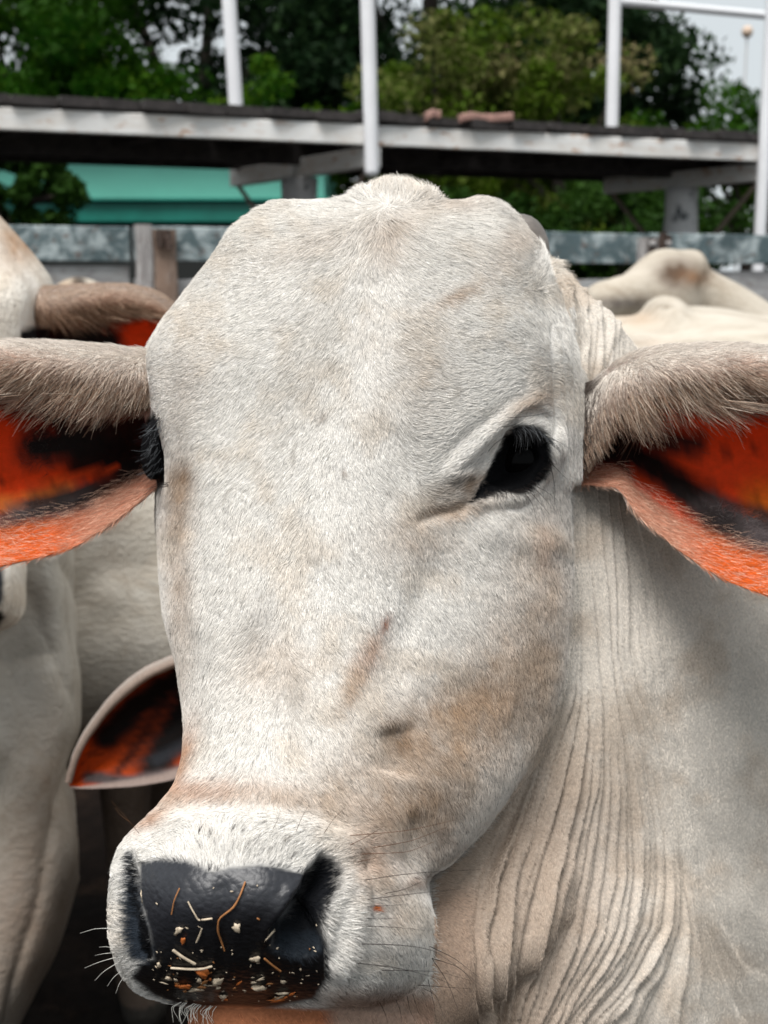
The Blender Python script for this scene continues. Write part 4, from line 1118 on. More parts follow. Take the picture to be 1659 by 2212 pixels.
def cattle(name, label, T, body, loc, ears='', voxel=.009, tone=(1,1,1), patches=(), eyes=(), folds=None, legs=.55, group='cattle crowded behind the nearest cow'):
    g = Geo()
    if T is not None: g.add(T.fwd(HEADG.verts()), HEADG.f)
    body(g)
    v, q = remesh(g, voxel); v = smooth(v, q, 5)
    n = vnormals(v, q)
    c = np.tile(BASE * np.array(tone), (len(v), 1))
    X, Y, D = P(v)
    wt = np.zeros(len(v))
    if T is not None:
        hv = T.inv(v); hx, hy, hd = P(hv)
        near = smooth01(.99, .9, hd) * (hx > 200) * (hx < 1300) * (hy > 340) * (hy < 2240)
        hc, hw = coat_colour(hx, hy, hd, np.zeros(len(v), bool))
        c = c * (1 - near[:, None]) + hc * np.array(tone) * near[:, None]
        hw = hw * near
        pit = near * (np.clip(-poly_sd(hx, hy, NOS_R) / 12, 0, 1) * .012 + np.clip(-poly_sd(hx, hy, EYE_R_OPEN) / 14, 0, 1) * .008)
        v = v - n * pit[:, None]; wt = hw
    for (x, y, rx, ry, col, k) in patches:
        e = np.exp(-((X - x) / rx)**2 - ((Y - y) / ry)**2) * (.6 + .8 * (0.5 + .5 * fbm(X / 14, Y / 14, seed=7)))
        c = lerp(c, col, k * e)
    if folds is not None: v = v + n * folds(X, Y, D)[:, None]
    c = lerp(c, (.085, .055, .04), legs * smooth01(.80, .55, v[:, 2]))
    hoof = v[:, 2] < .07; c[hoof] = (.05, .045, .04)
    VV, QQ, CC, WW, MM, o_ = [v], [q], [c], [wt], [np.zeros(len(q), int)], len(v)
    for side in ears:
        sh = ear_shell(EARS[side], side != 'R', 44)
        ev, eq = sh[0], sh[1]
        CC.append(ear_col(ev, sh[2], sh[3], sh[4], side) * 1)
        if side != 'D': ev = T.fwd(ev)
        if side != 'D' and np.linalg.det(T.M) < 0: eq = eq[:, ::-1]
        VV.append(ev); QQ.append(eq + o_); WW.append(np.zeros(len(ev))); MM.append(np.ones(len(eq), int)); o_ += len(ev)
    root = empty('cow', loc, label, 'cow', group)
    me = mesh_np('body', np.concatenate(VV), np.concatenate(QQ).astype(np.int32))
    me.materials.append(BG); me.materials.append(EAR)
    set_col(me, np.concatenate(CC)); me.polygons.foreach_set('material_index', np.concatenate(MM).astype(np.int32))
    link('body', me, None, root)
    if 'L' in ears:
        f_ = [np.concatenate([e[k] for e in earhair[4:]])[::2] for k in range(3)]
        hair('ear_hair', T.fwd(f_[0].reshape(-1, 3)).reshape(f_[0].shape), f_[1] * 1.6, f_[2] * np.array((.66, .55, .48)), HAIR, root)
    if T is not None:
        sc_ = abs(np.linalg.det(T.M))**(1 / 3)
        for (ex, ey, ed, er) in ((1128,992,.851,.0225), (350,978,.868,.0175)):
            ge = Geo(); add_ell(ge, T.fwd(W(ex, ey, ed)), (er * sc_,) * 3, n=20)
            link('eye', mesh_np('eye', ge.verts(), ge.f), EYE, root)
        for sg_ in (0, 1):
            hp = [(1075,500,.93),(1112,492,.93),(1138,520,.932),(1150,570,.935)] if sg_ else [(600,520,.93),(560,505,.935),(530,530,.937),(515,570,.94)]
            ge = Geo(); add_tube(ge, [T.fwd(W(*h_)) for h_ in hp], [.013 * sc_,.0125 * sc_,.0115 * sc_,.009 * sc_], 14)
            link('horn', mesh_np('horn', ge.verts(), ge.f), HORN, root)
    return root

# left edge: a cow looking this way, its ear reaching behind the nearest cow's ear
def pitchx(a): return np.array([[1.0, 0, 0], [0, math.cos(a), -math.sin(a)], [0, math.sin(a), math.cos(a)]])
TA = Place(W(345, 975, .862), W(66, 752, 1.62), yaw(math.radians(11)) @ pitchx(math.radians(10)) @ MX * 1.05)
ANECK = {y: [(-560, 2.0), (-300, 1.86), (r_ - 150, 1.80), (r_ - 50, 1.79), (r_ - 10, 1.83), (r_, 1.89), (r_ - 40, 2.0), (-400, 2.15)]
         for y, r_ in ((640,20),(700,60),(860,100),(1000,130),(1200,148),(1350,147),(1480,163),(1560,163),(1640,143),(1750,148),(1830,156),(1950,132),(2050,102),(2130,66),(2212,32),(2400,-40))}
def bodyA(g):
    add_rings(g, loft(ANECK, 14, 8))
    std_body(g, -1.55, 1.92, math.radians(2), 1.0, None)
def foldsA(X, Y, D):
    u_ = (X * .75 - Y * .35) / 26 + .6 * fbm(X / 80, Y / 120, seed=3)
    m = (D > 1.74) * (X > -80) * (X < 158) * smooth01(1180, 1250, Y) * smooth01(1560, 1450, Y)
    m2 = (D > 1.74) * (X > -80) * (X < 158) * smooth01(1550, 1700, Y)
    u2 = (X * .95 + Y * .22) / 40 + .6 * fbm(X / 80, Y / 220, seed=4)
    return (np.abs(np.sin(u_))**.7 - .5) * .013 * m + (np.abs(np.sin(u2))**.8 - .5) * .020 * m2
cattle('cow', 'cream cow cut off by the left edge, its ear reaching behind the nearest cow', TA, bodyA, (-1.2, 1.9, 0), 'L', .006, (1.06,1.05,1.03),
       [(40,520,50,60,(.40,.22,.11),.8), (-60,420,160,60,(.42,.27,.16),.6), (90,1700,90,180,(.46,.33,.24),.5), (60,2000,90,200,(.42,.30,.21),.6)], folds=foldsA)
# behind it: the grey flank
def bodyB(g):
    std_body(g, -.93, 2.42, 0.0, 1.045, (.28, 2.40, 1.12), .3, 1.0)
    add_tube(g, [np.array((-1.3, 2.42, .84)), np.array((-.7, 2.42, .78)), np.array((-.2, 2.42, .86))], [(.26,.26), (.28,.28), (.25,.22)], 24)
TB = Place(W(700, 700, .95), (.40, 2.40, 1.12), yaw(math.radians(75)) @ np.eye(3))
cattle('cow', 'grey-white cow standing side-on whose flank fills the gap left of the nearest cow', TB, bodyB, (-.93, 2.42, 0), '', .011, legs=.93, tone=(1.2,1.18,1.14),
       patches=[(250,1480,150,110,(.36,.35,.33),.6), (330,1270,50,60,(.42,.42,.40),.4), (230,1150,60,120,(.62,.6,.57),.5)])
# the calf whose ear points down left
TD = Place(W(370, 900, .89), W(462, 1540, 1.50), rollv(math.radians(29)) @ np.eye(3) * .98)
def bodyD(g): std_body(g, .12, 2.02, math.radians(-100), .62, W(690, 1700, 1.62), .3)
cattle('calf', 'low calf mostly hidden behind the nearest muzzle, one orange-lined ear pointing down left', TD, bodyD, (.12, 1.9, 0), 'D', .009, (.8,.78,.75), legs=.9)
# right: white back, then a humped one beyond
def bodyE(g):
    std_body(g, 1.02, 2.95, math.pi, 1.03, (-.05, 2.95, 1.0), .1)
    add_tube(g, [W(1360, 760, 2.95), W(1500, 745, 2.95), W(1660, 775, 2.95), W(1900, 860, 2.95)], [(.07,.2), (.09,.22), (.09,.25), (.1,.25)], 20)
    add_ell(g, W(1437, 690, 2.9), (.055, .12, .055)); add_ell(g, W(1500, 740, 2.9), (.12, .16, .06)); add_ell(g, W(1360, 730, 2.9), (.14, .14, .05))
TE = Place(W(700, 700, .95), (-.12, 2.95, 1.02), yaw(math.radians(-75)))
cattle('cow', 'white cow whose bumpy bare back shows just above the right ear', TE, bodyE, (1.02, 2.95, 0), '', .011, (1.0,.97,.92),
       [(1380,690,50,20,(.55,.40,.28),.5), (1400,740,60,10,(.5,.38,.3),.4), (1462,752,7,5,(.1,.09,.08),1.2), (1485,765,8,5,(.1,.09,.08),1.2), (1440,662,14,5,(.2,.16,.12),.8)])
def bodyF(g):
    std_body(g, 1.42, 3.75, math.radians(186), .86, (.42, 3.6, 1.0), .1)
    add_tube(g, [W(1420, 650, 3.6), W(1455, 600, 3.6), W(1490, 578, 3.6)], [(.13,.10), (.10,.085), (.055,.06)], 20)
    add_tube(g, [W(1500, 615, 3.65), W(1560, 680, 3.7), W(1680, 790, 3.8)], [(.06,.08), (.10,.12), (.13,.2)], 20)
    add_tube(g, [W(1450, 640, 3.6), W(1380, 640, 3.55), W(1300, 655, 3.5)], [(.09,.07), (.07,.06), (.06,.06)], 20)
TF = Place(W(700, 700, .95), (.32, 3.55, 1.1), yaw(math.radians(-60)))
cattle('cow', 'cream cow with a brown scuffed patch on its tall hump, before the right-hand fence', TF, bodyF, (1.3, 3.75, 0), '', .012, (.92,.88,.82),
       [(1462,592,46,36,(.10,.065,.045),1.1), (1500,600,30,18,(.36,.20,.11),.7), (1340,655,70,14,(.16,.14,.13),.9)])
def bodyC(g): std_body(g, -1.33, 3.85, math.radians(4), .99, (-.46, 3.8, 1.0), 1.0)
TC = Place(W(700, 700, .95), (-.46, 3.8, .98), yaw(math.radians(70)))
cattle('cow', 'tan-backed cow far left by the fence, dark tip on its hump', TC, bodyC, (-1.42, 3.85, 0), '', .012, (1.0,.95,.88),
       [(170,612,14,16,(.02,.018,.018),1.8), (120,612,40,30,(.40,.29,.2),.8)])

# ------------------------------------------------------------------ ground
mud, nt, b = new_mat('mud')
v = coords(nt); n1 = nz(nt, 3.0, 9, 0.7, v, 0.4); n2 = nz(nt, 22, 8, 0.7, v)
r = ramp(nt, [(0.3, (0.004, 0.003, 0.0025)), (0.55, (0.014, 0.009, 0.007)), (0.78, (0.07, 0.042, 0.027))]); nt.links.new(n1.outputs[0], r.inputs[0])
r2 = ramp(nt, [(0.35, (0.5, 0.5, 0.5)), (0.65, (1.3, 1.25, 1.2))]); nt.links.new(n2.outputs[0], r2.inputs[0])
nt.links.new(mul(nt, r.outputs[0], r2.outputs[0]), b.inputs['Base Color'])
b.inputs['Roughness'].default_value = 0.9; b.inputs['Specular IOR Level'].default_value = 0.1
bump(nt, b, n2.outputs[0], 0.8, 0.03)
xs = np.concatenate([-np.geomspace(400, 4.2, 22), np.linspace(-4, 4, 120), np.geomspace(4.2, 400, 22)])
ys = np.concatenate([-np.geomspace(60, 1.3, 10), np.linspace(-1, 7, 120), np.geomspace(7.2, 600, 24)])
gx, gy = np.meshgrid(xs, ys, indexing='ij')
near = np.exp(-(np.hypot(gx, gy - 3) / 5)**4)
gz = -0.02 + near * (0.05 * fbm(gx * 3, gy * 3, seed=201, o=4) - .02)
me = mesh_np('ground', np.stack([gx, gy, gz], -1).reshape(-1, 3), grid_faces(len(xs), len(ys))[:, ::-1].astype(np.int32))
tag(link('ground', me, mud), kind='structure')

# ------------------------------------------------------------------ plank fence
M_BLUE = peeling('rail_blue_paint', (0.085, 0.125, 0.135), (0.42, 0.48, 0.49), (0.13, 0.09, 0.075), 8, 0.54)
M_GREYW = peeling('rail_grey_wood', (0.34, 0.33, 0.33), (0.46, 0.46, 0.46), (0.20, 0.15, 0.12), 8, 0.5, (1, 1, 3))
M_POSTG = peeling('post_grey_wood', (0.27, 0.25, 0.245), (0.42, 0.40, 0.39), (0.16, 0.11, 0.09), 12, 0.5, (3, 3, .6))
M_POSTB = peeling('post_brown_wood', (0.23, 0.155, 0.115), (0.30, 0.23, 0.19), (0.07, 0.045, 0.035), 10, 0.55, (3, 3, .6))
M_IRON = simple('rusty_iron', (0.05, 0.03, 0.022), 0.7, 40, 0.4, 1.8)

def box_geo(g, c, ax, sz, jit=0.0, seg=(1, 1, 1), bev=0.0):
    """box centred at c, ax = three axes (rows), sz = sizes; subdivided along the first axis and roughened"""
    ax = np.array(ax, float); sz = np.array(sz, float)
    nx = max(1, seg[0])
    prof = [(-.5,-.5),(.5,-.5),(.5,.5),(-.5,.5)]
    if bev:
        by, bz = bev / sz[1], bev / sz[2]
        prof = [(-.5+by,-.5),(.5-by,-.5),(.5,-.5+bz),(.5,.5-bz),(.5-by,.5),(-.5+by,.5),(-.5,.5-bz),(-.5,-.5+bz)]
    R = []
    for i in range(nx + 1):
        t = i / nx - .5
        w = jit * np.array([random.uniform(-1, 1), random.uniform(-1, 1)])
        R.append([np.array(c) + ax[0] * t * sz[0] + ax[1] * (a * sz[1] + w[0]) + ax[2] * (b_ * sz[2] + w[1]) for a, b_ in prof])
    R = np.array(R); k = len(prof)
    f = [tuple(q) for q in grid_faces(nx + 1, k, True)]
    f.append(tuple(range(k))[::-1]); f.append(tuple(nx * k + j for j in range(k)))
    g.add(R.reshape(-1, 3), f)
def box_obj(name, c, ax, sz, mat, parent=None, jit=0.0, seg=(1,1,1), bev=0.004):
    g = Geo(); box_geo(g, c, ax, sz, jit, seg, bev)
    me = mesh_np(name, g.verts(), g.f)
    bm = bmesh.new(); bm.from_mesh(me); bmesh.ops.recalc_face_normals(bm, faces=bm.faces); bm.to_mesh(me); bm.free()
    return link(name, me, mat, parent, shade=False)
Z = np.array((0, 0, 1.0))
FL, FR = W(20, 485, 5.0), W(1659, 508, 6.2)
fz = (FL[2] + FR[2]) / 2
fd = (FR - FL) * np.array((1, 1, 0)); flen = np.linalg.norm(fd); fd /= flen
fnrm = np.array((fd[1], -fd[0], 0))              # towards the viewer
def fence_at(px):
    """distance along the fence for a column of the photo"""
    k_ = (px - 829.5) / FPX; c_ = math.cos(PITCH); q_ = (fz - CAM[2]) * math.sin(PITCH)
    return (k_ * (FL[1] * c_ - q_) - FL[0]) / (fd[0] - k_ * fd[1] * c_)
def fpt(t, z, off=0.0): return np.array((FL[0], FL[1], 0)) + fd * t + fnrm * off + Z * z
fence = empty('plank_fence', fpt(fence_at(830), 0), 'weathered plank fence with peeling blue-grey top rail behind the cattle', 'fence')
F0, F1 = -5.5, flen + 6.0
joints = [F0, fence_at(282), fence_at(1395), F1]
for i in range(3):
    a_, b_ = joints[i] + .01, joints[i + 1] - .01
    for j, (zt, h_, mt, of, dz) in enumerate([(fz, .138, M_BLUE, 0, 0), (fz-.158, .085, M_GREYW, -.03, .012), (fz-.255, .10, M_GREYW, -.03, -.01), (fz-.42, .12, M_GREYW, -.03, .01), (fz-.62, .12, M_GREYW, -.03, 0), (fz-.84, .12, M_GREYW, -.03, 0), (fz-1.08, .12, M_GREYW, -.03, 0), (fz-1.34, .12, M_GREYW, -.03, 0)]):
        if i == 2 and j == 1: zt -= .012
        if i == 2 and j in (1,): h_ = .13
        if i == 2 and j == 2: zt -= .03
        if i == 1 and j == 1: zt -= .065
        if i == 1 and j == 2: zt -= .075
        zt += dz * (1 if i == 1 else 0)
        box_obj('rail', fpt((a_ + b_) / 2, zt - h_ / 2, of), (fd, fnrm, Z), (b_ - a_, .035, h_), mt, fence, .003, (14, 1, 1))
for (px0, px1, mt, top, of) in ((-1500, -1440, M_POSTG, fz, .04), (3050, 3120, M_POSTB, fz, .04), (288, 322, M_POSTG, fz + .005, .045), (323, 374, M_POSTB, fz - .012, .04), (1372, 1428, M_POSTG, fz - .02, .03), (165, 212, M_POSTB, fz - .16, -.075), (-250, -200, M_POSTG, fz, .04), (1950, 2010, M_POSTG, fz, .04), (840, 890, M_POSTG, fz - .02, -.075)):
    a_, b_ = fence_at(px0), fence_at(px1)
    box_obj('post', fpt((a_ + b_) / 2, top / 2 - .1, of), (Z, fd, fnrm), (top + .2, b_ - a_, .07), mt, fence, .004, (16, 1, 1), .008)
for px_, zz, w_, h_ in ((335, fz-.05, .03, .07), (352, fz-.035, .035, .04), (355, fz-.075, .03, .03), (1388, fz-.055, .03, .07), (1410, fz-.05, .04, .1), (1422, fz-.03, .03, .04)):
    box_obj('bracket', fpt(fence_at(px_), zz, .09), (Z, fd, fnrm), (h_, w_, .02), M_IRON, fence, .002, (3, 1, 1), .005)
for px_ in (1384, 1418):
    g = Geo(); add_ell(g, fpt(fence_at(px_), fz - .05, .11), (.016, .016, .016), n=10); link('bolt', mesh_np('bolt', g.verts(), g.f), M_POSTG, fence)

# ------------------------------------------------------------------ raised walkway
M_WHITE = peeling('white_steel', (0.74, 0.71, 0.67), (0.80, 0.79, 0.77), (0.45, 0.25, 0.14), 3.5, 0.5, (1, 1, 3), .85)
M_PIPE = simple('white_pipe', (0.80, 0.80, 0.82), 0.45, 5, 0.9, 1.04)
M_BOARD = simple('dark_board', (0.032, 0.027, 0.026), 0.85, 18, 0.4, 1.9, 0.5, 0.01)
M_CONC = peeling('column_paint', (0.60, 0.59, 0.59), (0.68, 0.68, 0.68), (0.06, 0.07, 0.08), 3.2, 0.5)
M_BRACE = simple('brace_steel', (0.20, 0.15, 0.12), 0.7, 30, .5, 1.5)
M_SCRAP = simple('broken_plank', (0.30, 0.17, 0.14), 0.8, 25, 0.6, 1.5)
DA, DB = W(0, 232, 5.7), W(1645, 312, 7.27)
dz = (DA[2] + DB[2]) / 2
dd_ = (DB - DA) * np.array((1, 1, 0)); dlen = np.linalg.norm(dd_); dd_ /= dlen
dn = np.array((-dd_[1], dd_[0], 0))              # away from the viewer
CR = (W(510, 405, 7.8) - W(800, 370, 6.45)) * np.array((1, 1, 0)); depth_w = np.linalg.norm(CR); CR /= depth_w
def deck_t(px, off=0.0):
    o = DA + CR * off; k_ = (px - 829.5) / FPX; c_ = math.cos(PITCH); q_ = (dz - CAM[2]) * math.sin(PITCH)
    return (k_ * (o[1] * c_ - q_) - o[0]) / (dd_[0] - k_ * dd_[1] * c_)
def dpt(t, z, off=0.0): return np.array((DA[0], DA[1], 0)) + dd_ * t + CR * off + Z * z
walk = empty('raised_walkway', dpt(deck_t(830), 0, .6), 'raised plank walkway on white steel beams, white pipe posts standing along both sides', 'walkway')
t0, t1 = -4.5, dlen + 5.0
seg = [t0, deck_t(803), deck_t(1652), t1]
for i in range(3):
    box_obj('beam', dpt((seg[i] + seg[i+1]) / 2, dz - .048, .0), (dd_, dn, Z), (seg[i+1] - seg[i] - .006, .05, .097), M_WHITE, walk, .0015, (10, 1, 1), .004)
box_obj('beam', dpt((t0 + t1) / 2, dz - .06, depth_w - .12), (dd_, dn, Z), (t1 - t0, .05, .10), M_BOARD, walk, .002, (12, 1, 1))
box_obj('beam', dpt((t0 + t1) / 2, dz - .075, depth_w * .45), (dd_, dn, Z), (t1 - t0, .05, .13), M_BOARD, walk, .002, (12, 1, 1))
t = t0; k = 0
random.seed(11)
while t < t1:
    w_ = random.uniform(.17, .24); th = random.uniform(.038, .05)
    ln = depth_w + random.uniform(.02, .09); zz = dz + .006 + th / 2 + random.uniform(0, .012)
    box_obj('board', dpt(t + w_ / 2, zz, ln / 2 - random.uniform(.03, .07)), (CR, np.cross(Z, CR), Z), (ln, w_ * .98, th), M_BOARD, walk, .003, (4, 1, 1), .006)
    t += w_ + (.0 if random.random() < .8 else .015); k += 1
PR = .036
def pipe(pts, r_, mat, name, parent):
    g = Geo(); add_tube(g, pts, [r_] * len(pts), 18, side=RT if abs((np.array(pts[-1]) - pts[0])[2]) > .5 else None, sub=3)
    return link(name, mesh_np(name, g.verts(), g.f), mat, parent)
for px_, zb in ((803, dz - .225), (1652, dz - .60)):
    p_ = dpt(deck_t(px_, -.065), 0, -.065)
    pipe([p_ + Z * zb, p_ + Z * (dz + 1.25) - RT * (.035 if px_ < 900 else 0)], PR * (1.0 if px_ < 900 else .95), M_PIPE, 'post', walk)
p_ = dpt(deck_t(1652, -.065), 0, -.065); pipe([p_ + Z * 0, p_ + Z * (dz - .62)], .032, M_PIPE, 'post', walk)
BK_ = .35
for px_ in (512, 1321):
    p_ = dpt(deck_t(px_, BK_), 0, BK_)
    pipe([p_ + Z * (dz + .03), p_ + Z * (dz + 1.3) - RT * (.06 if px_ < 900 else .01)], PR, M_PIPE, 'post', walk)
pr = dpt(deck_t(1335, BK_), dz + .9, BK_); dr_ = np.linalg.norm((pr - CAM) @ FW)
zr = CAM[2] + ((1106 - 2) / FPX * math.cos(PITCH) - math.sin(PITCH)) * dr_
pipe([dpt(deck_t(1325, BK_), zr, BK_), dpt(deck_t(1655, BK_), zr, BK_), dpt(t1, zr, BK_)], .024, M_PIPE, 'handrail', walk)
# cross beams, columns and braces
for px_ in (803, 1652, -450):
    tt = deck_t(px_)
    dw = depth_w * (.82 if px_ > 1000 else 1.0)
    a_, b_ = dpt(tt, 0, -.03), dpt(tt, 0, dw + .02)
    zc = dz - .1 - .052
    box_obj('cross_beam', (a_ + b_) / 2 + Z * zc, (CR, np.cross(Z, CR), Z), (np.linalg.norm(b_ - a_), .07, .10), M_WHITE, walk, .001, (5, 1, 1), .004)
    cm = dpt(tt, 0, dw * .49)
    g = Geo(); h_ = zc - .052
    rings = []
    for i in range(24):
        zz = h_ * i / 23; rr = .128 - .028 * smooth01(h_ - .9, h_, zz) + .003 * math.sin(i * 1.7)
        rings.append([cm + np.array((math.cos(a) * rr, math.sin(a) * rr, zz)) for a in np.linspace(0, 2 * math.pi, 28, endpoint=False)])
    add_rings(g, np.array(rings)); link('column', mesh_np('column', g.verts(), g.f), M_CONC, walk)
    for e_ in (.03, dw - .03):
        pipe([dpt(tt, zc - .05, e_), dpt(tt, zc - .5, dw * .49 + (.11 if e_ > .5 else -.11))], .014, M_BRACE, 'brace', walk)
for t_ in np.arange(t0 + .3, t1, .62):
    box_obj('joist', dpt(t_, dz - .045, depth_w * .5), (CR, np.cross(Z, CR), Z), (depth_w * .8, .045, .085), M_BOARD, walk, .001, (3, 1, 1))
for pxa, ya, ln, rt_, lb in ((1040, 268, .30, .08, 'pinkish broken plank end lying along the walkway edge'), (925, 266, .075, .3, 'short brick-red wood scrap on the walkway edge')):
    c_ = dpt(deck_t(pxa), dz + .062, -.035)
    o_ = box_obj('wood_scrap', c_, ((dd_ + Z * rt_ * .6) / np.linalg.norm(dd_ + Z * rt_ * .6), dn, Z), (ln, .05, .042), M_SCRAP, None, .007, (5, 1, 1), .008); tag(o_, lb, 'wood scrap')

# ------------------------------------------------------------------ green shed
M_TEAL = simple('teal_wall', (0.13, 0.44, 0.35), 0.5, 1.2, 0.85, 1.1)
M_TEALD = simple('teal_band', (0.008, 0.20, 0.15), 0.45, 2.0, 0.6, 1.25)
M_DARK = simple('shed_base_dark', (0.012, 0.014, 0.013), 0.9)  # near-black, on the shed's base below the band
sd_ = 11.5
S0, S1 = WZ(-500, 440, 1.45 + 1e-3), None
def swall(px, y, d_): return W(px, y, d_)
shed = empty('green_shed', WD(300, 12.0, 0), 'long low shed with pale green wall and darker teal band behind the fence', 'shed')
xa, xb = (-600 - 829.5) / FPX * 12, (700 - 829.5) / FPX * 12
zt = W(0, 434, 12.0)[2]; yw = W(0, 434, 12.0)[1]
X_, Y_ = np.array((1.0, 0, 0)), np.array((0, 1.0, 0))
box_obj('wall', ((xa + xb) / 2, yw + 1.6, (zt + .62) / 2 + .3), (X_, Y_, Z), (xb - xa, 3.0, zt + .62 - .6), M_TEAL, shed)
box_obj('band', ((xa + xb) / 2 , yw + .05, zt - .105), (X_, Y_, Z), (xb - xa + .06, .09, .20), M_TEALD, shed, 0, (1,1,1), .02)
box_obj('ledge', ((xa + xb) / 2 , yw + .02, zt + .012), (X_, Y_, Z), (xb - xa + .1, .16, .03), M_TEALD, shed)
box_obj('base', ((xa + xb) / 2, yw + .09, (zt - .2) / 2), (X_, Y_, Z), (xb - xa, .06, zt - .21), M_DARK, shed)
g = Geo(); box_geo(g, ((xa + xb) / 2, yw + 1.6, zt + .66), (X_, Y_, Z), (xb - xa + .3, 3.5, .05)); link('roof', mesh_np('roof', g.verts(), g.f), M_TEALD, shed, False)
box_obj('door', (xb - 3.4, yw + .075, 1.0), (X_, Y_, Z), (.9, .06, 1.9), M_TEALD, shed)

# ------------------------------------------------------------------ trees
def leaf_mat(name, lo, mid, hi):
    m, nt, b = new_mat(name)
    a = nt.nodes.new('ShaderNodeAttribute'); a.attribute_name = 'col'
    sp = nt.nodes.new('ShaderNodeSeparateColor'); nt.links.new(a.outputs[0], sp.inputs[0])
    r = ramp(nt, [(0.0, lo), (0.55, mid), (1.0, hi)]); nt.links.new(sp.outputs[0], r.inputs[0])
    nt.links.new(r.outputs[0], b.inputs['Base Color']); b.inputs['Roughness'].default_value = .6; b.inputs['Specular IOR Level'].default_value = .08
    tr = nt.nodes.new('ShaderNodeBsdfTranslucent'); nt.links.new(r.outputs[0], tr.inputs[0])
    ms = nt.nodes.new('ShaderNodeMixShader'); ms.inputs[0].default_value = .25
    nt.links.new(b.outputs[0], ms.inputs[1]); nt.links.new(tr.outputs[0], ms.inputs[2])
    nt.links.new(ms.outputs[0], nt.nodes['Material Output'].inputs[0])
    return m
L_DARK = leaf_mat('leaf_dark', (0.003, 0.008, 0.004), (0.010, 0.026, 0.009), (0.04, 0.08, 0.022))
L_MID = leaf_mat('leaf_mid', (0.007, 0.026, 0.002), (0.026, 0.082, 0.003), (0.13, 0.20, 0.010))
L_FLOW = leaf_mat('leaf_flowering', (0.015, 0.045, 0.003), (0.058, 0.105, 0.005), (0.27, 0.22, 0.11))
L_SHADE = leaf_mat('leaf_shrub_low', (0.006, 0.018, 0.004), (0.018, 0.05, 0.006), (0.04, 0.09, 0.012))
M_BARK = simple('bark', (0.035, 0.026, 0.02), 0.9, 14, 0.5, 1.6, 0.6, 0.02)
def tree(name, label, cx, cy, zc, rad, mat, nclump, nleaf, leaf, clr, seed, spread=.24, trunk=.12, group='trees and shrubs behind the walkway', flat=1.0, tops=0.0, hollow=.55):
    rs = np.random.default_rng(seed)
    rad = np.array(rad, float)
    root = empty(name, (cx, cy, 0), label, 'tree' if 'tree' in name else 'shrub', group)
    u = rs.normal(size=(nclump, 3)); u /= np.linalg.norm(u, axis=1)[:, None]
    rr = hollow + (1 - hollow) * rs.random((nclump, 1))**.6
    cen = np.array((cx, cy, zc)) + u * rr * rad * (1 + .18 * fbm(u[:, 0] * 2 + seed, u[:, 1] * 2, u[:, 2] * 2)[:, None])
    cen[:, 2] = np.maximum(cen[:, 2], .25)
    sz = spread * rad.mean() * (0.6 + .8 * rs.random(nclump))
    ci = rs.integers(0, nclump, nleaf)
    lp = rs.normal(size=(nleaf, 3)); lp /= np.linalg.norm(lp, axis=1)[:, None]
    lp = cen[ci] + lp * (rs.random((nleaf, 1))**.45) * sz[ci][:, None] * np.array((1.15, 1.15, .85))
    lp[:, 2] = np.maximum(lp[:, 2], .05)
    n = rs.normal(size=(nleaf, 3)) + np.array((0, 0, .8)); n /= np.linalg.norm(n, axis=1)[:, None]
    a = rs.normal(size=(nleaf, 3)); a -= (a * n).sum(1)[:, None] * n; a /= np.linalg.norm(a, axis=1)[:, None]
    b_ = np.cross(n, a); s_ = leaf * (0.6 + .8 * rs.random((nleaf, 1)))
    v = np.stack([lp - a * s_, lp - b_ * s_ * .42 + n * s_ * .1, lp + a * s_, lp + b_ * s_ * .42 + n * s_ * .1], 1).reshape(-1, 3)
    q = np.arange(nleaf * 4, dtype=np.int32).reshape(-1, 4)
    me = mesh_np('crown', v, q)
    tone = .30 + .25 * rs.random(nclump)[ci] + .22 * rs.random(nleaf) + clr
    if tops: tone = tone + tops * (rs.random(nclump)[ci] > .55) * smooth01(zc - .1 * rad[2], zc + rad[2], lp[:, 2]) * (rs.random(nleaf) > .35)
    set_col(me, np.repeat(np.clip(np.stack([tone] * 3, 1), 0, 1), 4, 0))
    link('crown', me, mat, root, False)
    g = Geo()
    base = np.array((cx, cy, -.05)); fork = np.array((cx + rs.normal() * .1, cy, max(.4, zc - rad[2] * .75)))
    add_tube(g, [base, (base + fork) / 2 + np.array((.06, 0, 0)), fork], [trunk, trunk * .8, trunk * .65], 12)
    link('trunk', mesh_np('trunk', g.verts(), g.f), M_BARK, root)
    g = Geo()
    for j in rs.choice(nclump, min(9, nclump), replace=False):
        e = cen[j]; m_ = fork * .5 + e * .5 + np.array((0, 0, .12 * rad[2]))
        add_tube(g, [fork - Z * .1, m_, e], [trunk * .5, trunk * .3, trunk * .1], 8, sub=4)
    link('limb', mesh_np('limb', g.verts(), g.f), M_BARK, root)
def at(px, d_): return (px - 829.5) / FPX * d_, d_ * math.cos(PITCH) + .3
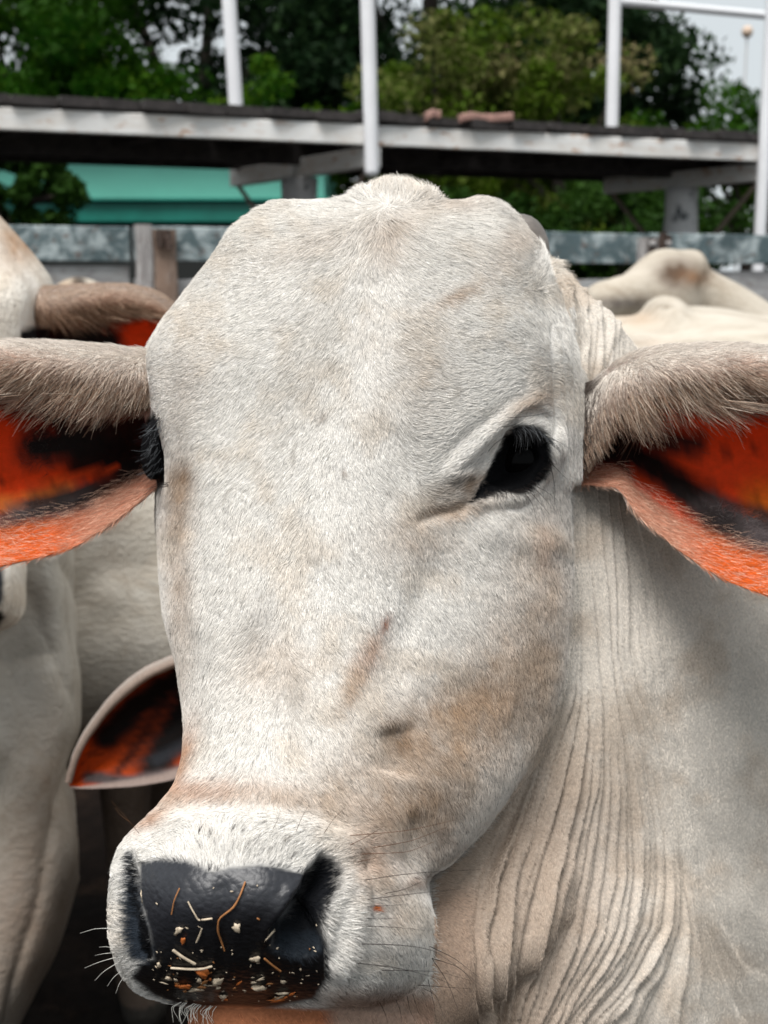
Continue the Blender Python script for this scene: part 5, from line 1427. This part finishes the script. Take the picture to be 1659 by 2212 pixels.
for nm, lb, px_, d_, zc, rad, mt, nc, nl, lf, cl, sd2, kw in (
  ('shade_tree', 'tall dark tree with sky showing through its crown, left of the first white post', 430, 19, 5.1, (3.4, 2.2, 3.3), L_DARK, 95, 21000, .085, .0, 1, dict(trunk=.22, spread=.19, hollow=.4)),
  ('shade_tree', 'tall dark tree filling the top between the two middle white posts', 900, 20, 5.6, (3.6, 2.4, 3.6), L_DARK, 105, 30000, .09, .02, 2, dict(trunk=.22, spread=.20, hollow=.4)),
  ('shade_tree', 'tall dark tree behind the right-hand post whose crown slopes down to open sky', 1215, 19, 3.9, (1.85, 2.0, 2.6), L_DARK, 80, 22000, .085, .06, 3, dict(trunk=.2, spread=.21, hollow=.3)),
  ('leafy_tree', 'mid green bushy tree at the far left above the walkway', 50, 16.5, 3.7, (2.0, 1.2, 1.5), L_MID, 60, 17000, .05, -.05, 4, dict(trunk=.12, spread=.22, hollow=.35)),
  ('leafy_tree', 'dark green tree at the far left edge with branches hanging to the shed', -40, 16.5, 5.0, (2.6, 1.6, 2.6), L_MID, 60, 15000, .07, -.22, 5, dict(trunk=.2, spread=.21)),
  ('shrub', 'round green shrub in front of the dark tree near the left post', 285, 16.5, 3.42, (.85, .8, 1.0), L_MID, 30, 7000, .045, .0, 6, dict(trunk=.08, hollow=.3)),
  ('shrub', 'yellow-green shrub between the first two white posts', 640, 14, 2.75, (.95, .9, 1.05), L_MID, 40, 10000, .042, .12, 7, dict(trunk=.08, hollow=.3)),
  ('flowering_tree', 'yellow-green flowering tree with tan flower heads right of the centre post', 960, 14, 2.9, (.95, 1.0, 1.35), L_FLOW, 50, 14000, .042, .06, 8, dict(trunk=.1, hollow=.3, tops=.35)),
  ('flowering_tree', 'taller flowering tree with brownish flower heads left of the right-hand post', 1190, 14.2, 2.85, (.95, 1.0, 1.35), L_FLOW, 50, 14000, .042, .06, 9, dict(trunk=.1, hollow=.3, tops=.42)),
  ('shrub', 'green shrub just right of the right-hand back post', 1380, 14.2, 2.4, (.55, .7, .9), L_MID, 30, 6000, .042, .06, 10, dict(trunk=.07, hollow=.3)),
  ('leafy_tree', 'small green tree under the open sky by the rightmost post', 1575, 15, 2.6, (.85, .9, 1.1), L_MID, 40, 8000, .05, -.06, 11, dict(trunk=.1, hollow=.35)),
  ('leafy_tree', 'pale far tree just beyond the rightmost post', 1790, 21, 3.3, (1.3, 1.2, 1.9), L_MID, 40, 7000, .07, .0, 12, dict(trunk=.15)),
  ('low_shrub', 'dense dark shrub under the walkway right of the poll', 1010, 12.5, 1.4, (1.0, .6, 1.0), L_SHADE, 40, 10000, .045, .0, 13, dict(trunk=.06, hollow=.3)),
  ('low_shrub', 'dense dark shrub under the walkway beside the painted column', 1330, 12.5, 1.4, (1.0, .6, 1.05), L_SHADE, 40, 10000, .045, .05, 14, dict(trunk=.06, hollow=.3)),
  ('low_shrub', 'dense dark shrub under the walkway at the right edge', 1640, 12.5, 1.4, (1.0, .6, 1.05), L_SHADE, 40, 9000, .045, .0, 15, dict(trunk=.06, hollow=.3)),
  ('leafy_tree', 'dark leafy branches hanging before the green shed at the far left', 30, 10.4, 2.2, (.62, .35, .40), L_SHADE, 30, 6500, .04, .1, 16, dict(trunk=.05, hollow=.2)),
  ('shade_tree', 'dark tree out past the left edge, trunk hidden behind the shed', -1500, 18, 4.2, (4.5, 2.0, 3.4), L_DARK, 80, 16000, .1, .04, 18, dict(trunk=.25, spread=.22, hollow=.4)),
  ('leafy_tree', 'green tree out past the right edge beyond the fence', 3100, 18, 3.6, (4.2, 2.0, 2.6), L_MID, 80, 16000, .09, .0, 19, dict(trunk=.22, spread=.22, hollow=.4)),
  ('shade_tree', 'broad dark trees closing the gap low behind the shrubs', 760, 22, 2.6, (7.5, 1.5, 2.3), L_DARK, 90, 17000, .10, -.05, 17, dict(trunk=.2, spread=.2)),
 ):
    x_, y_ = at(px_, d_)
    tree(nm, lb, x_, y_, zc, rad, mt, nc, nl, lf, cl, sd2, **kw)
# round lamp on its pole against the sky
M_LAMP = simple('lamp_globe', (0.62, 0.47, 0.36), 0.5); M_POLE = simple('lamp_pole', (0.6, 0.6, 0.6), .6)
lp_ = WD(1580, 24, 0); lz = W(1580, 92, 24.0)[2]
lamp = empty('globe_lamp', lp_, 'small beige globe lamp against the sky at the top right', 'lamp')
g = Geo(); add_ell(g, (lp_[0], lp_[1], lz), (.10, .10, .11), n=16); link('globe', mesh_np('globe', g.verts(), g.f), M_LAMP, lamp)
pipe([np.array((lp_[0], lp_[1], 0)), np.array((lp_[0], lp_[1], lz - .1))], .02, M_POLE, 'pole', lamp)
